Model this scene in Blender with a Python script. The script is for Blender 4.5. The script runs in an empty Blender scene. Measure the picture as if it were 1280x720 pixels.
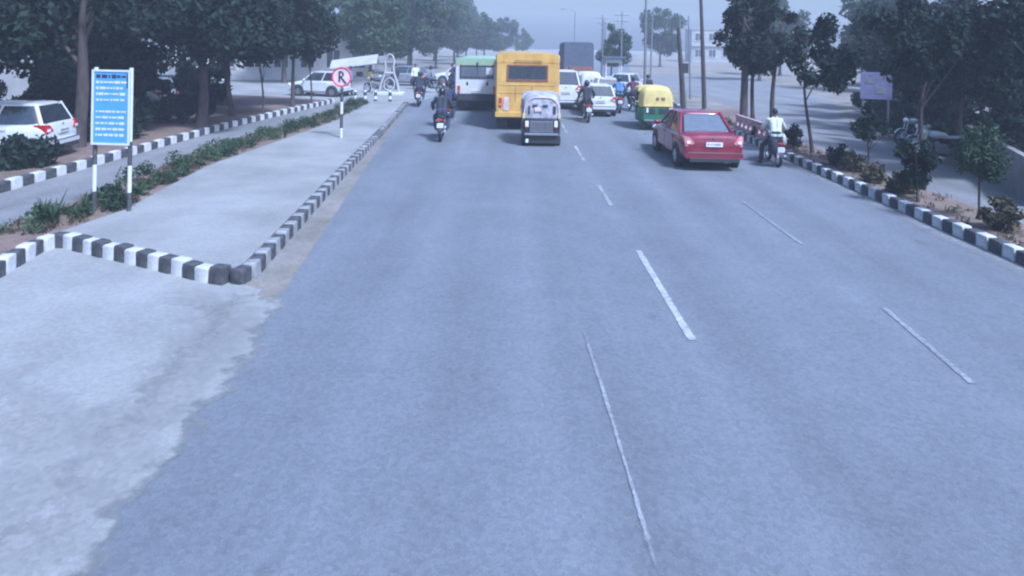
import bpy, bmesh, math, random
import numpy as np
from mathutils import Vector, Matrix
S = bpy.context.scene
COL = S.collection
R = math.radians
rnd = random.Random(7)

# ------------------------------------------------------------------ camera, world, sun, exposure
CAM_H = 3.4
cd = bpy.data.cameras.new("dash_camera")
cam = bpy.data.objects.new("dash_camera", cd); COL.objects.link(cam)
cam.location = (0, 0, CAM_H)
cd.sensor_width = 36.0
cd.lens = 800 / 1280 * 36.0
cd.shift_x = 0.0
cd.shift_y = -(360 - 52) / 1280
cam.rotation_euler = (Matrix.Rotation(R(90), 4, 'X') @ Matrix.Rotation(R(1.0), 4, 'Z')).to_euler()
cd.clip_start = 0.1; cd.clip_end = 2000
S.camera = cam

SUN_EL, SUN_AZ = R(52), R(140)          # azimuth clockwise from +Y
w = bpy.data.worlds.new("World"); S.world = w; w.use_nodes = True
nt = w.node_tree
bg = nt.nodes["Background"]
sky = nt.nodes.new("ShaderNodeTexSky"); sky.sky_type = 'NISHITA'; sky.sun_disc = False
sky.sun_elevation = SUN_EL; sky.sun_rotation = SUN_AZ
sky.air_density = 1.3; sky.dust_density = 4.0; sky.ozone_density = 2.0
nt.links.new(sky.outputs[0], bg.inputs[0]); bg.inputs[1].default_value = 0.086
sl = bpy.data.lights.new("sun", 'SUN'); sl.energy = 2.6; sl.angle = R(8); sl.color = (1, .96, .9)
so = bpy.data.objects.new("sun", sl); COL.objects.link(so)
dv = Vector((math.sin(SUN_AZ) * math.cos(SUN_EL), math.cos(SUN_AZ) * math.cos(SUN_EL), math.sin(SUN_EL)))
so.rotation_euler = dv.to_track_quat('Z', 'Y').to_euler(); so.location = (20, -20, 40)

S.view_settings.view_transform = 'Standard'; S.view_settings.look = 'None'
S.view_settings.gamma = 1.0; S.view_settings.exposure = 1.0
S.view_settings.use_white_balance = True
S.view_settings.white_balance_temperature = 4680
S.view_settings.white_balance_tint = 14
S.cycles.use_denoising = True
S.cycles.pixel_filter_type = 'BLACKMAN_HARRIS'; S.cycles.filter_width = 2.2
S.cycles.volume_bounces = 1; S.cycles.max_bounces = 6; S.cycles.transparent_max_bounces = 24

# ------------------------------------------------------------------ materials
MATS = {}
def mat(name, col, rough=.6, metal=0., var=.15, scale=6., bump=0., spec=.5, coat=0., col2=None, stretch=None, detail=6, trans=0.):
    if name in MATS: return MATS[name]
    m = bpy.data.materials.new(name); m.use_nodes = True
    n = m.node_tree.nodes; L = m.node_tree.links
    b = n["Principled BSDF"]
    b.inputs['Roughness'].default_value = rough; b.inputs['Metallic'].default_value = metal
    b.inputs['Specular IOR Level'].default_value = spec; b.inputs['Coat Weight'].default_value = coat
    tc = n.new("ShaderNodeTexCoord"); mp = n.new("ShaderNodeMapping")
    if stretch: mp.inputs['Scale'].default_value = stretch
    L.new(tc.outputs['Object'], mp.inputs['Vector'])
    no = n.new("ShaderNodeTexNoise"); no.inputs['Scale'].default_value = scale; no.inputs['Detail'].default_value = detail
    L.new(mp.outputs[0], no.inputs['Vector'])
    rp = n.new("ShaderNodeValToRGB")
    c1 = [max(0, c * (1 - var)) for c in col]; c2 = [min(1, c * (1 + var)) for c in (col2 or col)]
    rp.color_ramp.elements[0].position = .3; rp.color_ramp.elements[1].position = .7
    rp.color_ramp.elements[0].color = (*c1, 1); rp.color_ramp.elements[1].color = (*c2, 1)
    L.new(no.outputs['Fac'], rp.inputs[0]); L.new(rp.outputs[0], b.inputs['Base Color'])
    if bump:
        bp = n.new("ShaderNodeBump"); bp.inputs['Strength'].default_value = bump; bp.inputs['Distance'].default_value = .02
        no2 = n.new("ShaderNodeTexNoise"); no2.inputs['Scale'].default_value = scale * 6; no2.inputs['Detail'].default_value = 4
        L.new(mp.outputs[0], no2.inputs['Vector']); L.new(no2.outputs['Fac'], bp.inputs['Height']); L.new(bp.outputs[0], b.inputs['Normal'])
    MATS[name] = m
    return m

def surface_mat(name, col, stain, grain, patch=None, streak=True, rough=.9, seed=0., tracks=False):
    """ground surfaces: broad stains, tyre streaks along the road, fine aggregate"""
    m = bpy.data.materials.new(name); m.use_nodes = True
    n = m.node_tree.nodes; L = m.node_tree.links; b = n["Principled BSDF"]
    b.inputs['Roughness'].default_value = rough; b.inputs['Specular IOR Level'].default_value = .3
    tc = n.new("ShaderNodeTexCoord")
    def noise(scale, st=(1, 1, 1), detail=5, loc=0):
        mp = n.new("ShaderNodeMapping"); mp.inputs['Scale'].default_value = st; mp.inputs['Location'].default_value = (loc + seed, seed, 0)
        L.new(tc.outputs['Object'], mp.inputs[0])
        t = n.new("ShaderNodeTexNoise"); t.inputs['Scale'].default_value = scale; t.inputs['Detail'].default_value = detail
        L.new(mp.outputs[0], t.inputs['Vector']); return t.outputs['Fac']
    def ramp(src, lo, hi, a, z):
        r = n.new("ShaderNodeMapRange"); r.inputs[1].default_value = lo; r.inputs[2].default_value = hi
        r.inputs[3].default_value = a; r.inputs[4].default_value = z; L.new(src, r.inputs[0]); return r.outputs[0]
    def mul(a, c):
        k = n.new("ShaderNodeMath"); k.operation = 'MULTIPLY'; L.new(a, k.inputs[0]); L.new(c, k.inputs[1]); return k.outputs[0]
    f = ramp(noise(.35), .3, .7, 1 - stain, 1 + stain)
    f = mul(f, ramp(noise(1.7, loc=9), .3, .7, 1 - stain * .6, 1 + stain * .6))
    if streak: f = mul(f, ramp(noise(1.6, (1, .04, 1), loc=3), .3, .7, 1 - stain, 1 + stain))
    if tracks:
        # wheel paths polished paler, oily darker line between them, both broken up along the road
        se = n.new("ShaderNodeSeparateXYZ"); L.new(tc.outputs['Object'], se.inputs[0])
        a = n.new("ShaderNodeMath"); a.operation = 'MULTIPLY_ADD'; L.new(se.outputs[0], a.inputs[0]); a.inputs[1].default_value = 3.9; a.inputs[2].default_value = .6
        c = n.new("ShaderNodeMath"); c.operation = 'SINE'; L.new(a.outputs[0], c.inputs[0])
        k = n.new("ShaderNodeMath"); k.operation = 'MULTIPLY'; L.new(c.outputs[0], k.inputs[0]); L.new(ramp(noise(.5, (1, .15, 1), loc=55), .35, .65, .01, .085), k.inputs[1])
        k2 = n.new("ShaderNodeMath"); k2.operation = 'ADD'; L.new(k.outputs[0], k2.inputs[0]); k2.inputs[1].default_value = 1.0
        f = mul(f, k2.outputs[0])
        f = mul(f, ramp(noise(2.6, (1, .5, 1), 8, loc=71), .66, .74, 1, .82))      # oil drips and dark repairs
        f = mul(f, ramp(noise(9, detail=2, loc=91), .72, .80, 1, 1.25))            # scattered pale dust
    f = mul(f, ramp(noise(110, detail=3), .3, .7, 1 - grain * 1.6, 1 + grain * 1.6))
    vo = n.new("ShaderNodeTexVoronoi"); vo.inputs['Scale'].default_value = 26; L.new(tc.outputs['Object'], vo.inputs['Vector'])
    sp = n.new("ShaderNodeSeparateColor"); L.new(vo.outputs['Color'], sp.inputs[0])
    f = mul(f, ramp(sp.outputs[0], 0, 1, 1 - grain, 1 + grain))
    mx = n.new("ShaderNodeVectorMath"); mx.operation = 'SCALE'; 
    base = n.new("ShaderNodeRGB"); base.outputs[0].default_value = (*col, 1)
    src = base.outputs[0]
    if patch:
        mm = n.new("ShaderNodeMix"); mm.data_type = 'RGBA'; mm.inputs['B'].default_value = (*patch, 1)
        L.new(src, mm.inputs['A']); L.new(ramp(noise(.6, loc=21), .42, .66, 0, 1), mm.inputs['Factor']); src = mm.outputs['Result']
    L.new(src, mx.inputs[0]); L.new(f, mx.inputs['Scale']); L.new(mx.outputs[0], b.inputs['Base Color'])
    bp = n.new("ShaderNodeBump"); bp.inputs['Strength'].default_value = .25; bp.inputs['Distance'].default_value = .006
    L.new(noise(130, detail=2), bp.inputs['Height']); L.new(bp.outputs[0], b.inputs['Normal'])
    return m

def leaf_mat(name, dark, light):
    m = bpy.data.materials.new(name); m.use_nodes = True
    n = m.node_tree.nodes; L = m.node_tree.links; b = n["Principled BSDF"]
    b.inputs['Roughness'].default_value = .75; b.inputs['Specular IOR Level'].default_value = .14
    tc = n.new("ShaderNodeTexCoord"); no = n.new("ShaderNodeTexNoise"); no.inputs['Scale'].default_value = 1.6; no.inputs['Detail'].default_value = 5
    L.new(tc.outputs['Object'], no.inputs['Vector'])
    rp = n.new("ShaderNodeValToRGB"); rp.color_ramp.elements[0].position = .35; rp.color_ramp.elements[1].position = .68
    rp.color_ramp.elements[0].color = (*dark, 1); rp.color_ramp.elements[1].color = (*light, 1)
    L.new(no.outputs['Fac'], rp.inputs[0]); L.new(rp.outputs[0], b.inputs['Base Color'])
    return m

ASPHALT = surface_mat("asphalt", (.152, .160, .172), .075, .10, tracks=True)
SIDE_ASPHALT = surface_mat("side_asphalt", (.19, .185, .18), .12, .12, seed=40.)
CONCRETE = surface_mat("concrete", (.275, .268, .25), .09, .07, patch=(.225, .22, .205), streak=False, seed=12.)
APRON = surface_mat("apron_concrete", (.275, .27, .252), .10, .09, patch=(.235, .232, .22), streak=False, seed=5.)
SAND = surface_mat("sand", (.31, .30, .285), .14, .12, streak=False, seed=77.)
SOIL = surface_mat("soil", (.20, .14, .115), .2, .2, patch=(.15, .12, .08), streak=False, seed=31.)
DIRT = surface_mat("dirt", (.24, .21, .18), .15, .15, patch=(.17, .155, .12), streak=False, seed=63.)
PAINT = surface_mat("road_paint", (.33, .33, .325), .25, .25, patch=(.24, .24, .24), streak=False, seed=3.)
WORN = surface_mat("worn_paint", (.25, .255, .26), .15, .2, patch=(.17, .175, .185), streak=False, seed=8.)

KWHITE = mat("kerb_white", (.47, .455, .43), .8, var=.16, scale=7, bump=.3, col2=(.56, .55, .54))
KBLACK = mat("kerb_black", (.045, .045, .05), .75, col2=(.065, .065, .065), var=.4, scale=9, bump=.2)
BARK = mat("bark", (.065, .05, .042), .9, var=.4, scale=12, bump=.6, stretch=(1, 1, .25))
PALEBARK = mat("pale_bark", (.12, .10, .085), .9, var=.35, scale=12, bump=.5, stretch=(1, 1, .25))
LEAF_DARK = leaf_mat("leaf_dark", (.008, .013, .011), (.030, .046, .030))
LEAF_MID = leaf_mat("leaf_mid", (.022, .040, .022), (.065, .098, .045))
LEAF_DRY = leaf_mat("leaf_dry", (.045, .040, .022), (.12, .10, .055))
RUBBER = mat("rubber", (.02, .02, .021), .85)
CHROME = mat("chrome", (.62, .62, .62), .25, 1.0, var=.05)
ALLOY = mat("alloy", (.58, .58, .60), .35, .6, var=.08)
STEEL = mat("steel", (.26, .26, .27), .5, .6)
BLACKPAINT = mat("black_paint", (.022, .022, .026), .4, coat=.3)
BLACKPLASTIC = mat("black_plastic", (.03, .03, .033), .6)
GLASS = mat("window_glass", (.03, .036, .042), .08, var=.2, spec=.9, coat=.6)
SKYGLASS = mat("sky_toned_glass", (.115, .13, .15), .16, var=.12, spec=.9, coat=.6)  # sky reflection put into the base colour, made for the red sedan's rear window
REDPAINT = mat("red_paint", (.165, .007, .024), .34, var=.16, scale=2.2, col2=(.2, .015, .03), coat=.7)
WHITEPAINT = mat("white_paint", (.60, .595, .58), .42, var=.10, scale=2, coat=.4)
OFFWHITE = mat("off_white", (.60, .58, .56), .55, var=.1, scale=3)
YELLOW = mat("bus_yellow", (.52, .30, .055), .5, var=.12, scale=1.8, col2=(.62, .38, .085), coat=.3)
YELLOW2 = mat("canvas_yellow", (.62, .50, .17), .75, var=.12, scale=4)
GREENP = mat("auto_green", (.03, .13, .06), .5, var=.2)
LIMEP = mat("pale_green", (.30, .39, .25), .5, var=.12)
BROWNP = mat("rust_brown", (.22, .09, .05), .7, var=.3)
PINKP = mat("pink_plaster", (.46, .30, .29), .85, var=.2, scale=5)
PINKPALE = mat("pale_pink", (.60, .46, .45), .8, var=.15, scale=6)
GREYWALL = mat("grey_wall", (.36, .35, .34), .9, var=.15, scale=1.5, bump=.2)
PALEWALL = mat("pale_wall", (.56, .55, .53), .9, var=.12, scale=1.2, bump=.2)
SLATE = mat("slate_tarp", (.075, .085, .11), .8, var=.2, scale=3)
REDLIGHT = mat("red_lens", (.42, .02, .02), .25, coat=.5)
PINKLIGHT = mat("clear_red_lens", (.62, .24, .24), .2, coat=.5)
AMBER = mat("amber_lens", (.6, .22, .03), .25, coat=.5)
CLEARLENS = mat("clear_lens", (.75, .75, .75), .15, coat=.6)
PLATEW = mat("plate_white", (.74, .72, .70), .5, var=.03)
INK = mat("ink", (.03, .03, .035), .7)
BLUESIGN = mat("sign_blue", (.12, .31, .60), .5, var=.05)
SIGNWHITE = mat("sign_white", (.62, .62, .62), .5, var=.04)
SIGNRED = mat("sign_red", (.55, .05, .08), .5, var=.06)
SKIN = mat("skin", (.20, .105, .07), .6, var=.08)
HAIR = mat("hair", (.012, .011, .012), .6)
CL_DARK = mat("dark_cloth", (.028, .030, .042), .9, var=.25)
CL_NAVY = mat("navy_cloth", (.03, .04, .075), .9, var=.25)
CL_CREAM = mat("cream_cloth", (.62, .63, .52), .9, var=.1)
CL_MAROON = mat("maroon_cloth", (.09, .028, .05), .9, var=.2)
CL_GREY = mat("grey_cloth", (.2, .2, .22), .9, var=.2)
CL_BLUE = mat("blue_cloth", (.10, .18, .32), .9, var=.2)
PURPLE = mat("banner_purple", (.17, .16, .27), .7, var=.2)

# ------------------------------------------------------------------ mesh helper
class MB:
    def __init__(s): s.v = []; s.f = []
    def add(s, vs, fs):
        o = len(s.v); s.v += [tuple(p) for p in vs]; s.f += [tuple(i + o for i in f) for f in fs]; return s
    def box(s, c, d, rz=0., rx=0., ry=0., taper=1.):
        M = Matrix.Translation(c) @ Matrix.Rotation(rz, 4, 'Z') @ Matrix.Rotation(ry, 4, 'Y') @ Matrix.Rotation(rx, 4, 'X')
        x, y, z = d[0] / 2, d[1] / 2, d[2] / 2
        vs = [M @ Vector((sx * x * (taper if sz > 0 else 1), sy * y * (taper if sz > 0 else 1), sz * z)) for sz in (-1, 1) for sy in (-1, 1) for sx in (-1, 1)]
        return s.add(vs, [(0, 2, 3, 1), (4, 5, 7, 6), (0, 1, 5, 4), (2, 6, 7, 3), (0, 4, 6, 2), (1, 3, 7, 5)])
    def loft(s, rings, caps=True, closed=True):
        n = len(rings[0]); vs = [p for r in rings for p in r]; fs = []
        for i in range(len(rings) - 1):
            for j in range(n if closed else n - 1):
                k = (j + 1) % n
                fs.append((i * n + j, i * n + k, (i + 1) * n + k, (i + 1) * n + j))
        if caps: fs.append(tuple(range(n - 1, -1, -1))); fs.append(tuple((len(rings) - 1) * n + j for j in range(n)))
        return s.add(vs, fs)
    def tube(s, pts, r, seg=8, caps=True):
        pts = [Vector(p) for p in pts]; rs = r if isinstance(r, (list, tuple)) else [r] * len(pts); rings = []
        up = None
        for i, p in enumerate(pts):
            t = (pts[min(i + 1, len(pts) - 1)] - pts[max(i - 1, 0)]).normalized()
            if up is None: up = t.orthogonal().normalized()
            u = (up - t * up.dot(t)).normalized(); up = u; q = t.cross(u)
            rings.append([p + (u * math.cos(a) + q * math.sin(a)) * rs[i] for a in [2 * math.pi * k / seg for k in range(seg)]])
        return s.loft(rings, caps)
    def capsule(s, a, b, ra, rb, seg=12):
        a, b = Vector(a), Vector(b); t = (b - a).normalized() if (b - a).length > 1e-6 else Vector((0, 0, 1))
        pts, rs = [], []
        for k in (85, 55, 25): pts.append(a - t * ra * math.sin(R(k))); rs.append(ra * math.cos(R(k)))
        for k in (0,): pts += [a, b]; rs += [ra, rb]
        for k in (25, 55, 85): pts.append(b + t * rb * math.sin(R(k))); rs.append(rb * math.cos(R(k)))
        u = t.orthogonal().normalized(); q = t.cross(u)
        return s.loft([[p + (u * math.cos(x) + q * math.sin(x)) * r for x in [2 * math.pi * k / seg for k in range(seg)]] for p, r in zip(pts, rs)])
    def ell(s, c, rad, seg=14, rings=9):
        c = Vector(c); rr = []
        for i in range(rings):
            a = R(-88 + 176 * i / (rings - 1))
            rr.append([c + Vector((rad[0] * math.cos(a) * math.cos(b), rad[1] * math.cos(a) * math.sin(b), rad[2] * math.sin(a))) for b in [2 * math.pi * k / seg for k in range(seg)]])
        return s.loft(rr)
    def lathe_x(s, c, prof, seg=24, caps=True):
        """profile of (x offset, radius) spun about the x axis"""
        return s.loft([[(c[0] + x, c[1] + r * math.cos(a), c[2] + r * math.sin(a)) for a in [2 * math.pi * k / seg for k in range(seg)]] for x, r in prof], caps)
    def poly(s, pts, z=None):
        return s.add([(p[0], p[1], p[2] if z is None else z) for p in pts], [tuple(range(len(pts)))])
    def mesh(s, name, m, smooth=None, bevel=0.):
        me = bpy.data.meshes.new(name); me.from_pydata(s.v, [], s.f); 
        bm = bmesh.new(); bm.from_mesh(me); bmesh.ops.recalc_face_normals(bm, faces=bm.faces)
        if bevel: bmesh.ops.bevel(bm, geom=list(bm.edges), offset=bevel, segments=2, affect='EDGES', profile=.6)
        bm.to_mesh(me); bm.free()
        if m: me.materials.append(m)
        if smooth:
            me.shade_smooth(); me.set_sharp_from_angle(angle=R(smooth))
        return me
    def build(s, name, m, parent=None, smooth=None, bevel=0.):
        return put(s.mesh(name, m, smooth, bevel), name, parent)

def put(me, name, parent=None, loc=None, rz=None):
    o = bpy.data.objects.new(name, me); COL.objects.link(o)
    if parent: o.parent = parent
    if loc is not None: o.location = loc
    if rz is not None: o.rotation_euler = (0, 0, rz)
    return o
def tag(o, label, cat, group=None, kind=None):
    if label: o['label'] = label
    if cat: o['category'] = cat
    if group: o['group'] = group
    if kind: o['kind'] = kind
    return o
def thing(name, label, cat, loc=(0, 0, 0), rz=0., group=None):
    o = bpy.data.objects.new(name, None); COL.objects.link(o); o.empty_display_size = .2
    o.location = loc; o.rotation_euler = (0, 0, rz)
    return tag(o, label, cat, group)
def struct(o): o['kind'] = 'structure'; return o
def kids(o): return [c for c in bpy.data.objects if c.parent == o]
def dup(root, label, loc, rz=None, group=None, scale=None, cat=None):
    r = root.copy(); COL.objects.link(r); r.location = loc
    if rz is not None: r.rotation_euler = (0, 0, rz)
    if scale is not None: r.scale = (scale,) * 3 if not isinstance(scale, tuple) else scale
    r['label'] = label
    if group: r['group'] = group
    for ch in kids(root):
        c = ch.copy(); COL.objects.link(c); c.parent = r
        for g in kids(ch):
            d = g.copy(); COL.objects.link(d); d.parent = c
    return r
def recolour(root, names, m):
    for c in kids(root):
        for q in [c] + kids(c):
            if q.name.split('.')[0] in names:
                q.data = q.data.copy(); q.data.materials.clear(); q.data.materials.append(m)
def fuse(mb, name, m, voxel):
    """melt overlapping closed shapes into one continuous skin"""
    me = mb.mesh(name, m); o = bpy.data.objects.new("fuse_tmp", me); COL.objects.link(o)
    md = o.modifiers.new("r", 'REMESH'); md.mode = 'VOXEL'; md.voxel_size = voxel; md.use_smooth_shade = True
    sm = o.modifiers.new("s", 'SMOOTH'); sm.iterations = 3; sm.factor = .4
    dg = bpy.context.evaluated_depsgraph_get()
    out = bpy.data.meshes.new_from_object(o.evaluated_get(dg)); out.name = name
    bpy.data.objects.remove(o); out.materials.clear(); out.materials.append(m); out.shade_smooth()
    return out
def rrect(w, h, n=24, e=5., cx=0., cz=0.):
    pts = []
    for k in range(n):
        a = 2 * math.pi * (k + .5) / n; c, s_ = math.cos(a), math.sin(a)
        pts.append((cx + w * math.copysign(abs(c) ** (2 / e), c), cz + h * math.copysign(abs(s_) ** (2 / e), s_)))
    return pts

# ------------------------------------------------------------------ the setting: ground sheets
def sheet(name, pts, z, m):
    mb = MB(); mb.poly(pts, z); o = mb.build(name, m); return struct(o)
def wavy(a, b, n, amp, seed):
    q = random.Random(seed); a, b = Vector(a), Vector(b); d = (b - a); nrm = Vector((-d.y, d.x)).normalized()
    return [tuple(a + d * (i / n) + nrm * q.uniform(-amp, amp)) for i in range(n + 1)]
sheet("ground", [(-190, -40), (190, -40), (190, 300), (-190, 300)], 0, DIRT)
sheet("road", [(-7, -30), (8.15, -30), (8.15, 12), (8.3, 20), (8.6, 32), (11.5, 60), (20, 110), (40, 200), (24, 200), (2, 115), (-9, 60), (-9.3, 46), (-8, 38), (-5.4, 33.5), (-3, 8.6), (-3, -30)], .004, ASPHALT)
sheet("side_road", [(-8.2, -20), (-8.3, 14), (-8.6, 20), (-8.2, 30), (-7.6, 34), (-9.3, 34), (-10.4, 24), (-10.7, 15), (-10.8, -20)], .006, SIDE_ASPHALT)
sheet("apron", [(-3.12, 2.4), (-3.3, 8.6), (-3.7, 8.8), (-7.4, 10.3), (-7.1, 8.9), (-6.9, 7.2), (-6.9, 2.4)], .010, APRON)
sheet("crossing_pavement", [(-5.4, 34.4), (-4.6, 38), (-5.2, 50), (-26, 50), (-26, 36), (-9, 34.4)], .010, CONCRETE)
sheet("service_road", [(9.7, -10), (9.8, 18), (10.6, 26), (12.2, 34), (12.6, 70), (26, 70), (21, 42), (16, 31), (13.2, 22), (12.4, 17), (12.2, -10)], .005, SIDE_ASPHALT)
def strip_patch(name, pts, wd, z, m, seed, a=1.0, cuts=5, square=False):
    """a worn strip along pts: coverage falls to nothing at its rim, the material breaks the rim up"""
    q = random.Random(seed); P = [Vector(p) for p in pts]; fine = []
    for p0, p1 in zip(P, P[1:]):
        n = max(1, int((p1 - p0).length / .25)); fine += [p0.lerp(p1, i / n) for i in range(n)]
    fine.append(P[-1]); vs, fs, cov = [], [], []
    for i, p in enumerate(fine):
        t = fine[min(i + 1, len(fine) - 1)] - fine[max(i - 1, 0)]; nrm = Vector((-t.y, t.x)).normalized(); end = 1 if square else min(1, i / 2, (len(fine) - 1 - i) / 2)
        w_ = wd * (q.uniform(.92, 1.08) if square else q.uniform(.75, 1.25))
        for j in range(cuts):
            f = j / (cuts - 1) * 2 - 1; c = p + nrm * w_ * f; vs.append((c.x, c.y, z)); cov.append(a * (1 - abs(f)) * end)
    for i in range(len(fine) - 1):
        for j in range(cuts - 1): k = i * cuts + j; fs.append((k, k + 1, k + cuts + 1, k + cuts))
    mb = MB(); mb.add(vs, fs); me = mb.mesh(name, m); at = me.attributes.new("cover", 'FLOAT', 'POINT'); at.data.foreach_set("value", cov)
    return struct(put(me, name))
def broken(src, name, scale, lo, hi):
    m = src.copy(); m.name = name; n = m.node_tree.nodes; L = m.node_tree.links
    at = n.new("ShaderNodeAttribute"); at.attribute_name = "cover"; tc = n.new("ShaderNodeTexCoord")
    no = n.new("ShaderNodeTexNoise"); no.inputs['Scale'].default_value = scale; no.inputs['Detail'].default_value = 8; L.new(tc.outputs['Object'], no.inputs['Vector'])
    ad = n.new("ShaderNodeMath"); ad.operation = 'MULTIPLY_ADD'; L.new(no.outputs['Fac'], ad.inputs[0]); ad.inputs[1].default_value = 1.5; L.new(at.outputs['Fac'], ad.inputs[2])
    r = n.new("ShaderNodeMapRange"); r.inputs[1].default_value = lo; r.inputs[2].default_value = hi; L.new(ad.outputs[0], r.inputs[0])
    L.new(r.outputs[0], n["Principled BSDF"].inputs['Alpha']); return m
SAND_EDGE = broken(SAND, "sand_scatter", 3.4, .9, 2.5)
PAINT_EDGE = broken(PAINT, "road_paint_worn", 14, .9, 1.5)
WORN_EDGE = broken(WORN, "faded_paint_worn", 9, .95, 1.75)
APRON_EDGE = broken(APRON, "apron_crumbling", 4.5, .9, 1.35)

strip_patch("apron_edge", [(-2.95, 2.5), (-3.02, 5), (-3.08, 7), (-3.3, 8.6)], .5, .012, APRON_EDGE, 1)
strip_patch("sand_patch", [(-3.2, 3.4), (-3.22, 5), (-3.2, 6.4), (-3.3, 7.4), (-3.45, 8.5)], .55, .016, SAND_EDGE, 2)
strip_patch("sand_patch", [(-6.6, 7.0), (-5.0, 6.1), (-4.2, 5.6), (-3.4, 5.0)], .5, .0145, SAND_EDGE, 3)
strip_patch("sand_patch", [(-4.6, 8.6), (-3.9, 8.2), (-3.3, 7.7)], .35, .019, SAND_EDGE, 4, .8)
strip_patch("kerbside_sand", [(7.98, 4), (7.98, 12), (8.18, 20), (8.4, 28)], .3, .009, SAND_EDGE, 5)
strip_patch("kerbside_sand", [(-3.35, 8.6), (-3.6, 11), (-3.95, 16), (-4.4, 22), (-4.8, 30)], .38, .0125, SAND_EDGE, 6, .75)

# paved island: raised slab inside its kerb
ISLAND = [(-7.40, 10.42), (-6.2, 9.98), (-5.0, 9.48), (-4.15, 9.04), (-3.85, 9.0), (-3.80, 9.2), (-4.0, 12), (-4.3, 16), (-4.7, 22), (-5.15, 28), (-5.6, 33.4), (-7.7, 33.6)]
mb = MB(); top = [(x, y, .15) for x, y in ISLAND] + [(-6.9, 25.5, .15), (-7.6, 16.0, .15), (-7.15, 11.9, .15)]
mb.loft([[(p[0], p[1], -.05) for p in top], top]); struct(mb.build("paved_island", CONCRETE))
mb = MB(); strip = [(-7.43, 10.45), (-7.12, 11.9), (-7.57, 16.0), (-6.87, 25.5), (-7.7, 33.7), (-7.9, 34), (-8.25, 28), (-9.0, 18.8), (-8.5, 14.2), (-8.55, 11.6), (-8.6, 5), (-7.0, 5), (-7.08, 7.5), (-7.22, 8.94)]
mb.loft([[(x, y, -.05) for x, y in strip], [(x, y, .12) for x, y in strip]]); struct(mb.build("planting_strip", SOIL))
mb = MB(); med = [(8.34, -10), (8.36, 12), (8.55, 20), (8.85, 32), (11.9, 33.6), (10.4, 26), (9.7, 18), (9.6, -10)]
mb.loft([[(x, y, -.05) for x, y in med], [(x, y, .13) for x, y in med]]); struct(mb.build("median", SOIL))
mb = MB(); bank = [(-11.0, 0), (-11.0, 15), (-10.7, 24), (-9.6, 34), (-14, 36), (-45, 36), (-45, 0)]
mb.loft([[(x, y, -.05) for x, y in bank], [(x, y, .12) for x, y in bank]]); struct(mb.build("earth_bank", SOIL))

# kerbs of separate painted blocks
def kerb_mesh(name, m, L):
    mb = MB(); mb.box((0, 0, .06), (L - .014, .19, .34)); me = mb.mesh(name, m, 40, .035); return me
KM = {}
KWORN = mat("kerb_faded", (.27, .265, .26), .85, var=.3, scale=7, bump=.2)
def kerb(pts, step, first=0, h=1.0, zoff=0., worn=False):
    root = bpy.data.objects.new("kerb", None); COL.objects.link(root); struct(root)
    pts = [Vector(p) for p in pts]; seg = [(b - a).length for a, b in zip(pts, pts[1:])]
    tot = sum(seg); n = int(tot / step); q = random.Random(n)
    key = (round(step, 3), worn)
    if key not in KM: KM[key] = (kerb_mesh("kerb_block", KWORN if worn else KWHITE, step), kerb_mesh("kerb_block", KBLACK, step))
    for i in range(n):
        d = (i + .5) * tot / n; k = 0
        while k < len(seg) - 1 and d > seg[k]: d -= seg[k]; k += 1
        p = pts[k].lerp(pts[k + 1], d / seg[k]); t = pts[k + 1] - pts[k]
        o = put(KM[key][(i + first) % 2], "kerb_block", root, (p.x + q.uniform(-.008, .008), p.y + q.uniform(-.008, .008), zoff + q.uniform(-.012, .008)), math.atan2(t.y, t.x) + q.uniform(-.05, .05))
        o.rotation_euler[0] = q.uniform(-.04, .04); o.scale = (1, 1, h * q.uniform(.93, 1.05))
    return root
kerb([(-6.9, 6), (-7.12, 8.94), (-7.3, 9.9), (-7.25, 10.22), (-7.0, 10.2), (-6.16, 9.8), (-5.04, 9.30), (-4.15, 8.88), (-3.85, 8.80)], .245)
kerb([(-3.80, 8.80), (-3.70, 8.86), (-3.64, 9.1), (-3.86, 12), (-4.16, 16), (-4.56, 22), (-5.02, 28), (-5.45, 33.4)], .25, 1, worn=True, h=.9)
kerb([(8.22, 6.5), (8.22, 12), (8.42, 20), (8.72, 32), (9.2, 37)], .29, 1)
kerb([(-10.88, 7), (-10.86, 15), (-10.55, 24), (-9.45, 34)], .34)

# lane markings
def dash(name, x0, y0, x1, y1, wd, m, sd): strip_patch(name, [(x0, y0), (x1, y1)], wd * .5, .012, m, sd, 2.6, 3, True)
for i, (y0, y1) in enumerate(((7.35, 10.5), (13.4, 15.3), (18.4, 21), (24, 26.5))): dash("lane_dash", 2.13, y0, 2.13, y1, .115, PAINT_EDGE, i)
for i, (x0, y0, x1, y1) in enumerate(((4.74, 6.5, 4.92, 8.35), (5.04, 11.0, 5.08, 13.9), (5.1, 24, 5.15, 26))): dash("lane_dash", x0, y0, x1, y1, .10, WORN_EDGE, i + 7)
strip_patch("road_seam", [(.99, 4.0), (.98, 4.9), (.955, 6.1), (.90, 7.6)], .028, .012, WORN_EDGE, 12, 1.6, 3)

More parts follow.
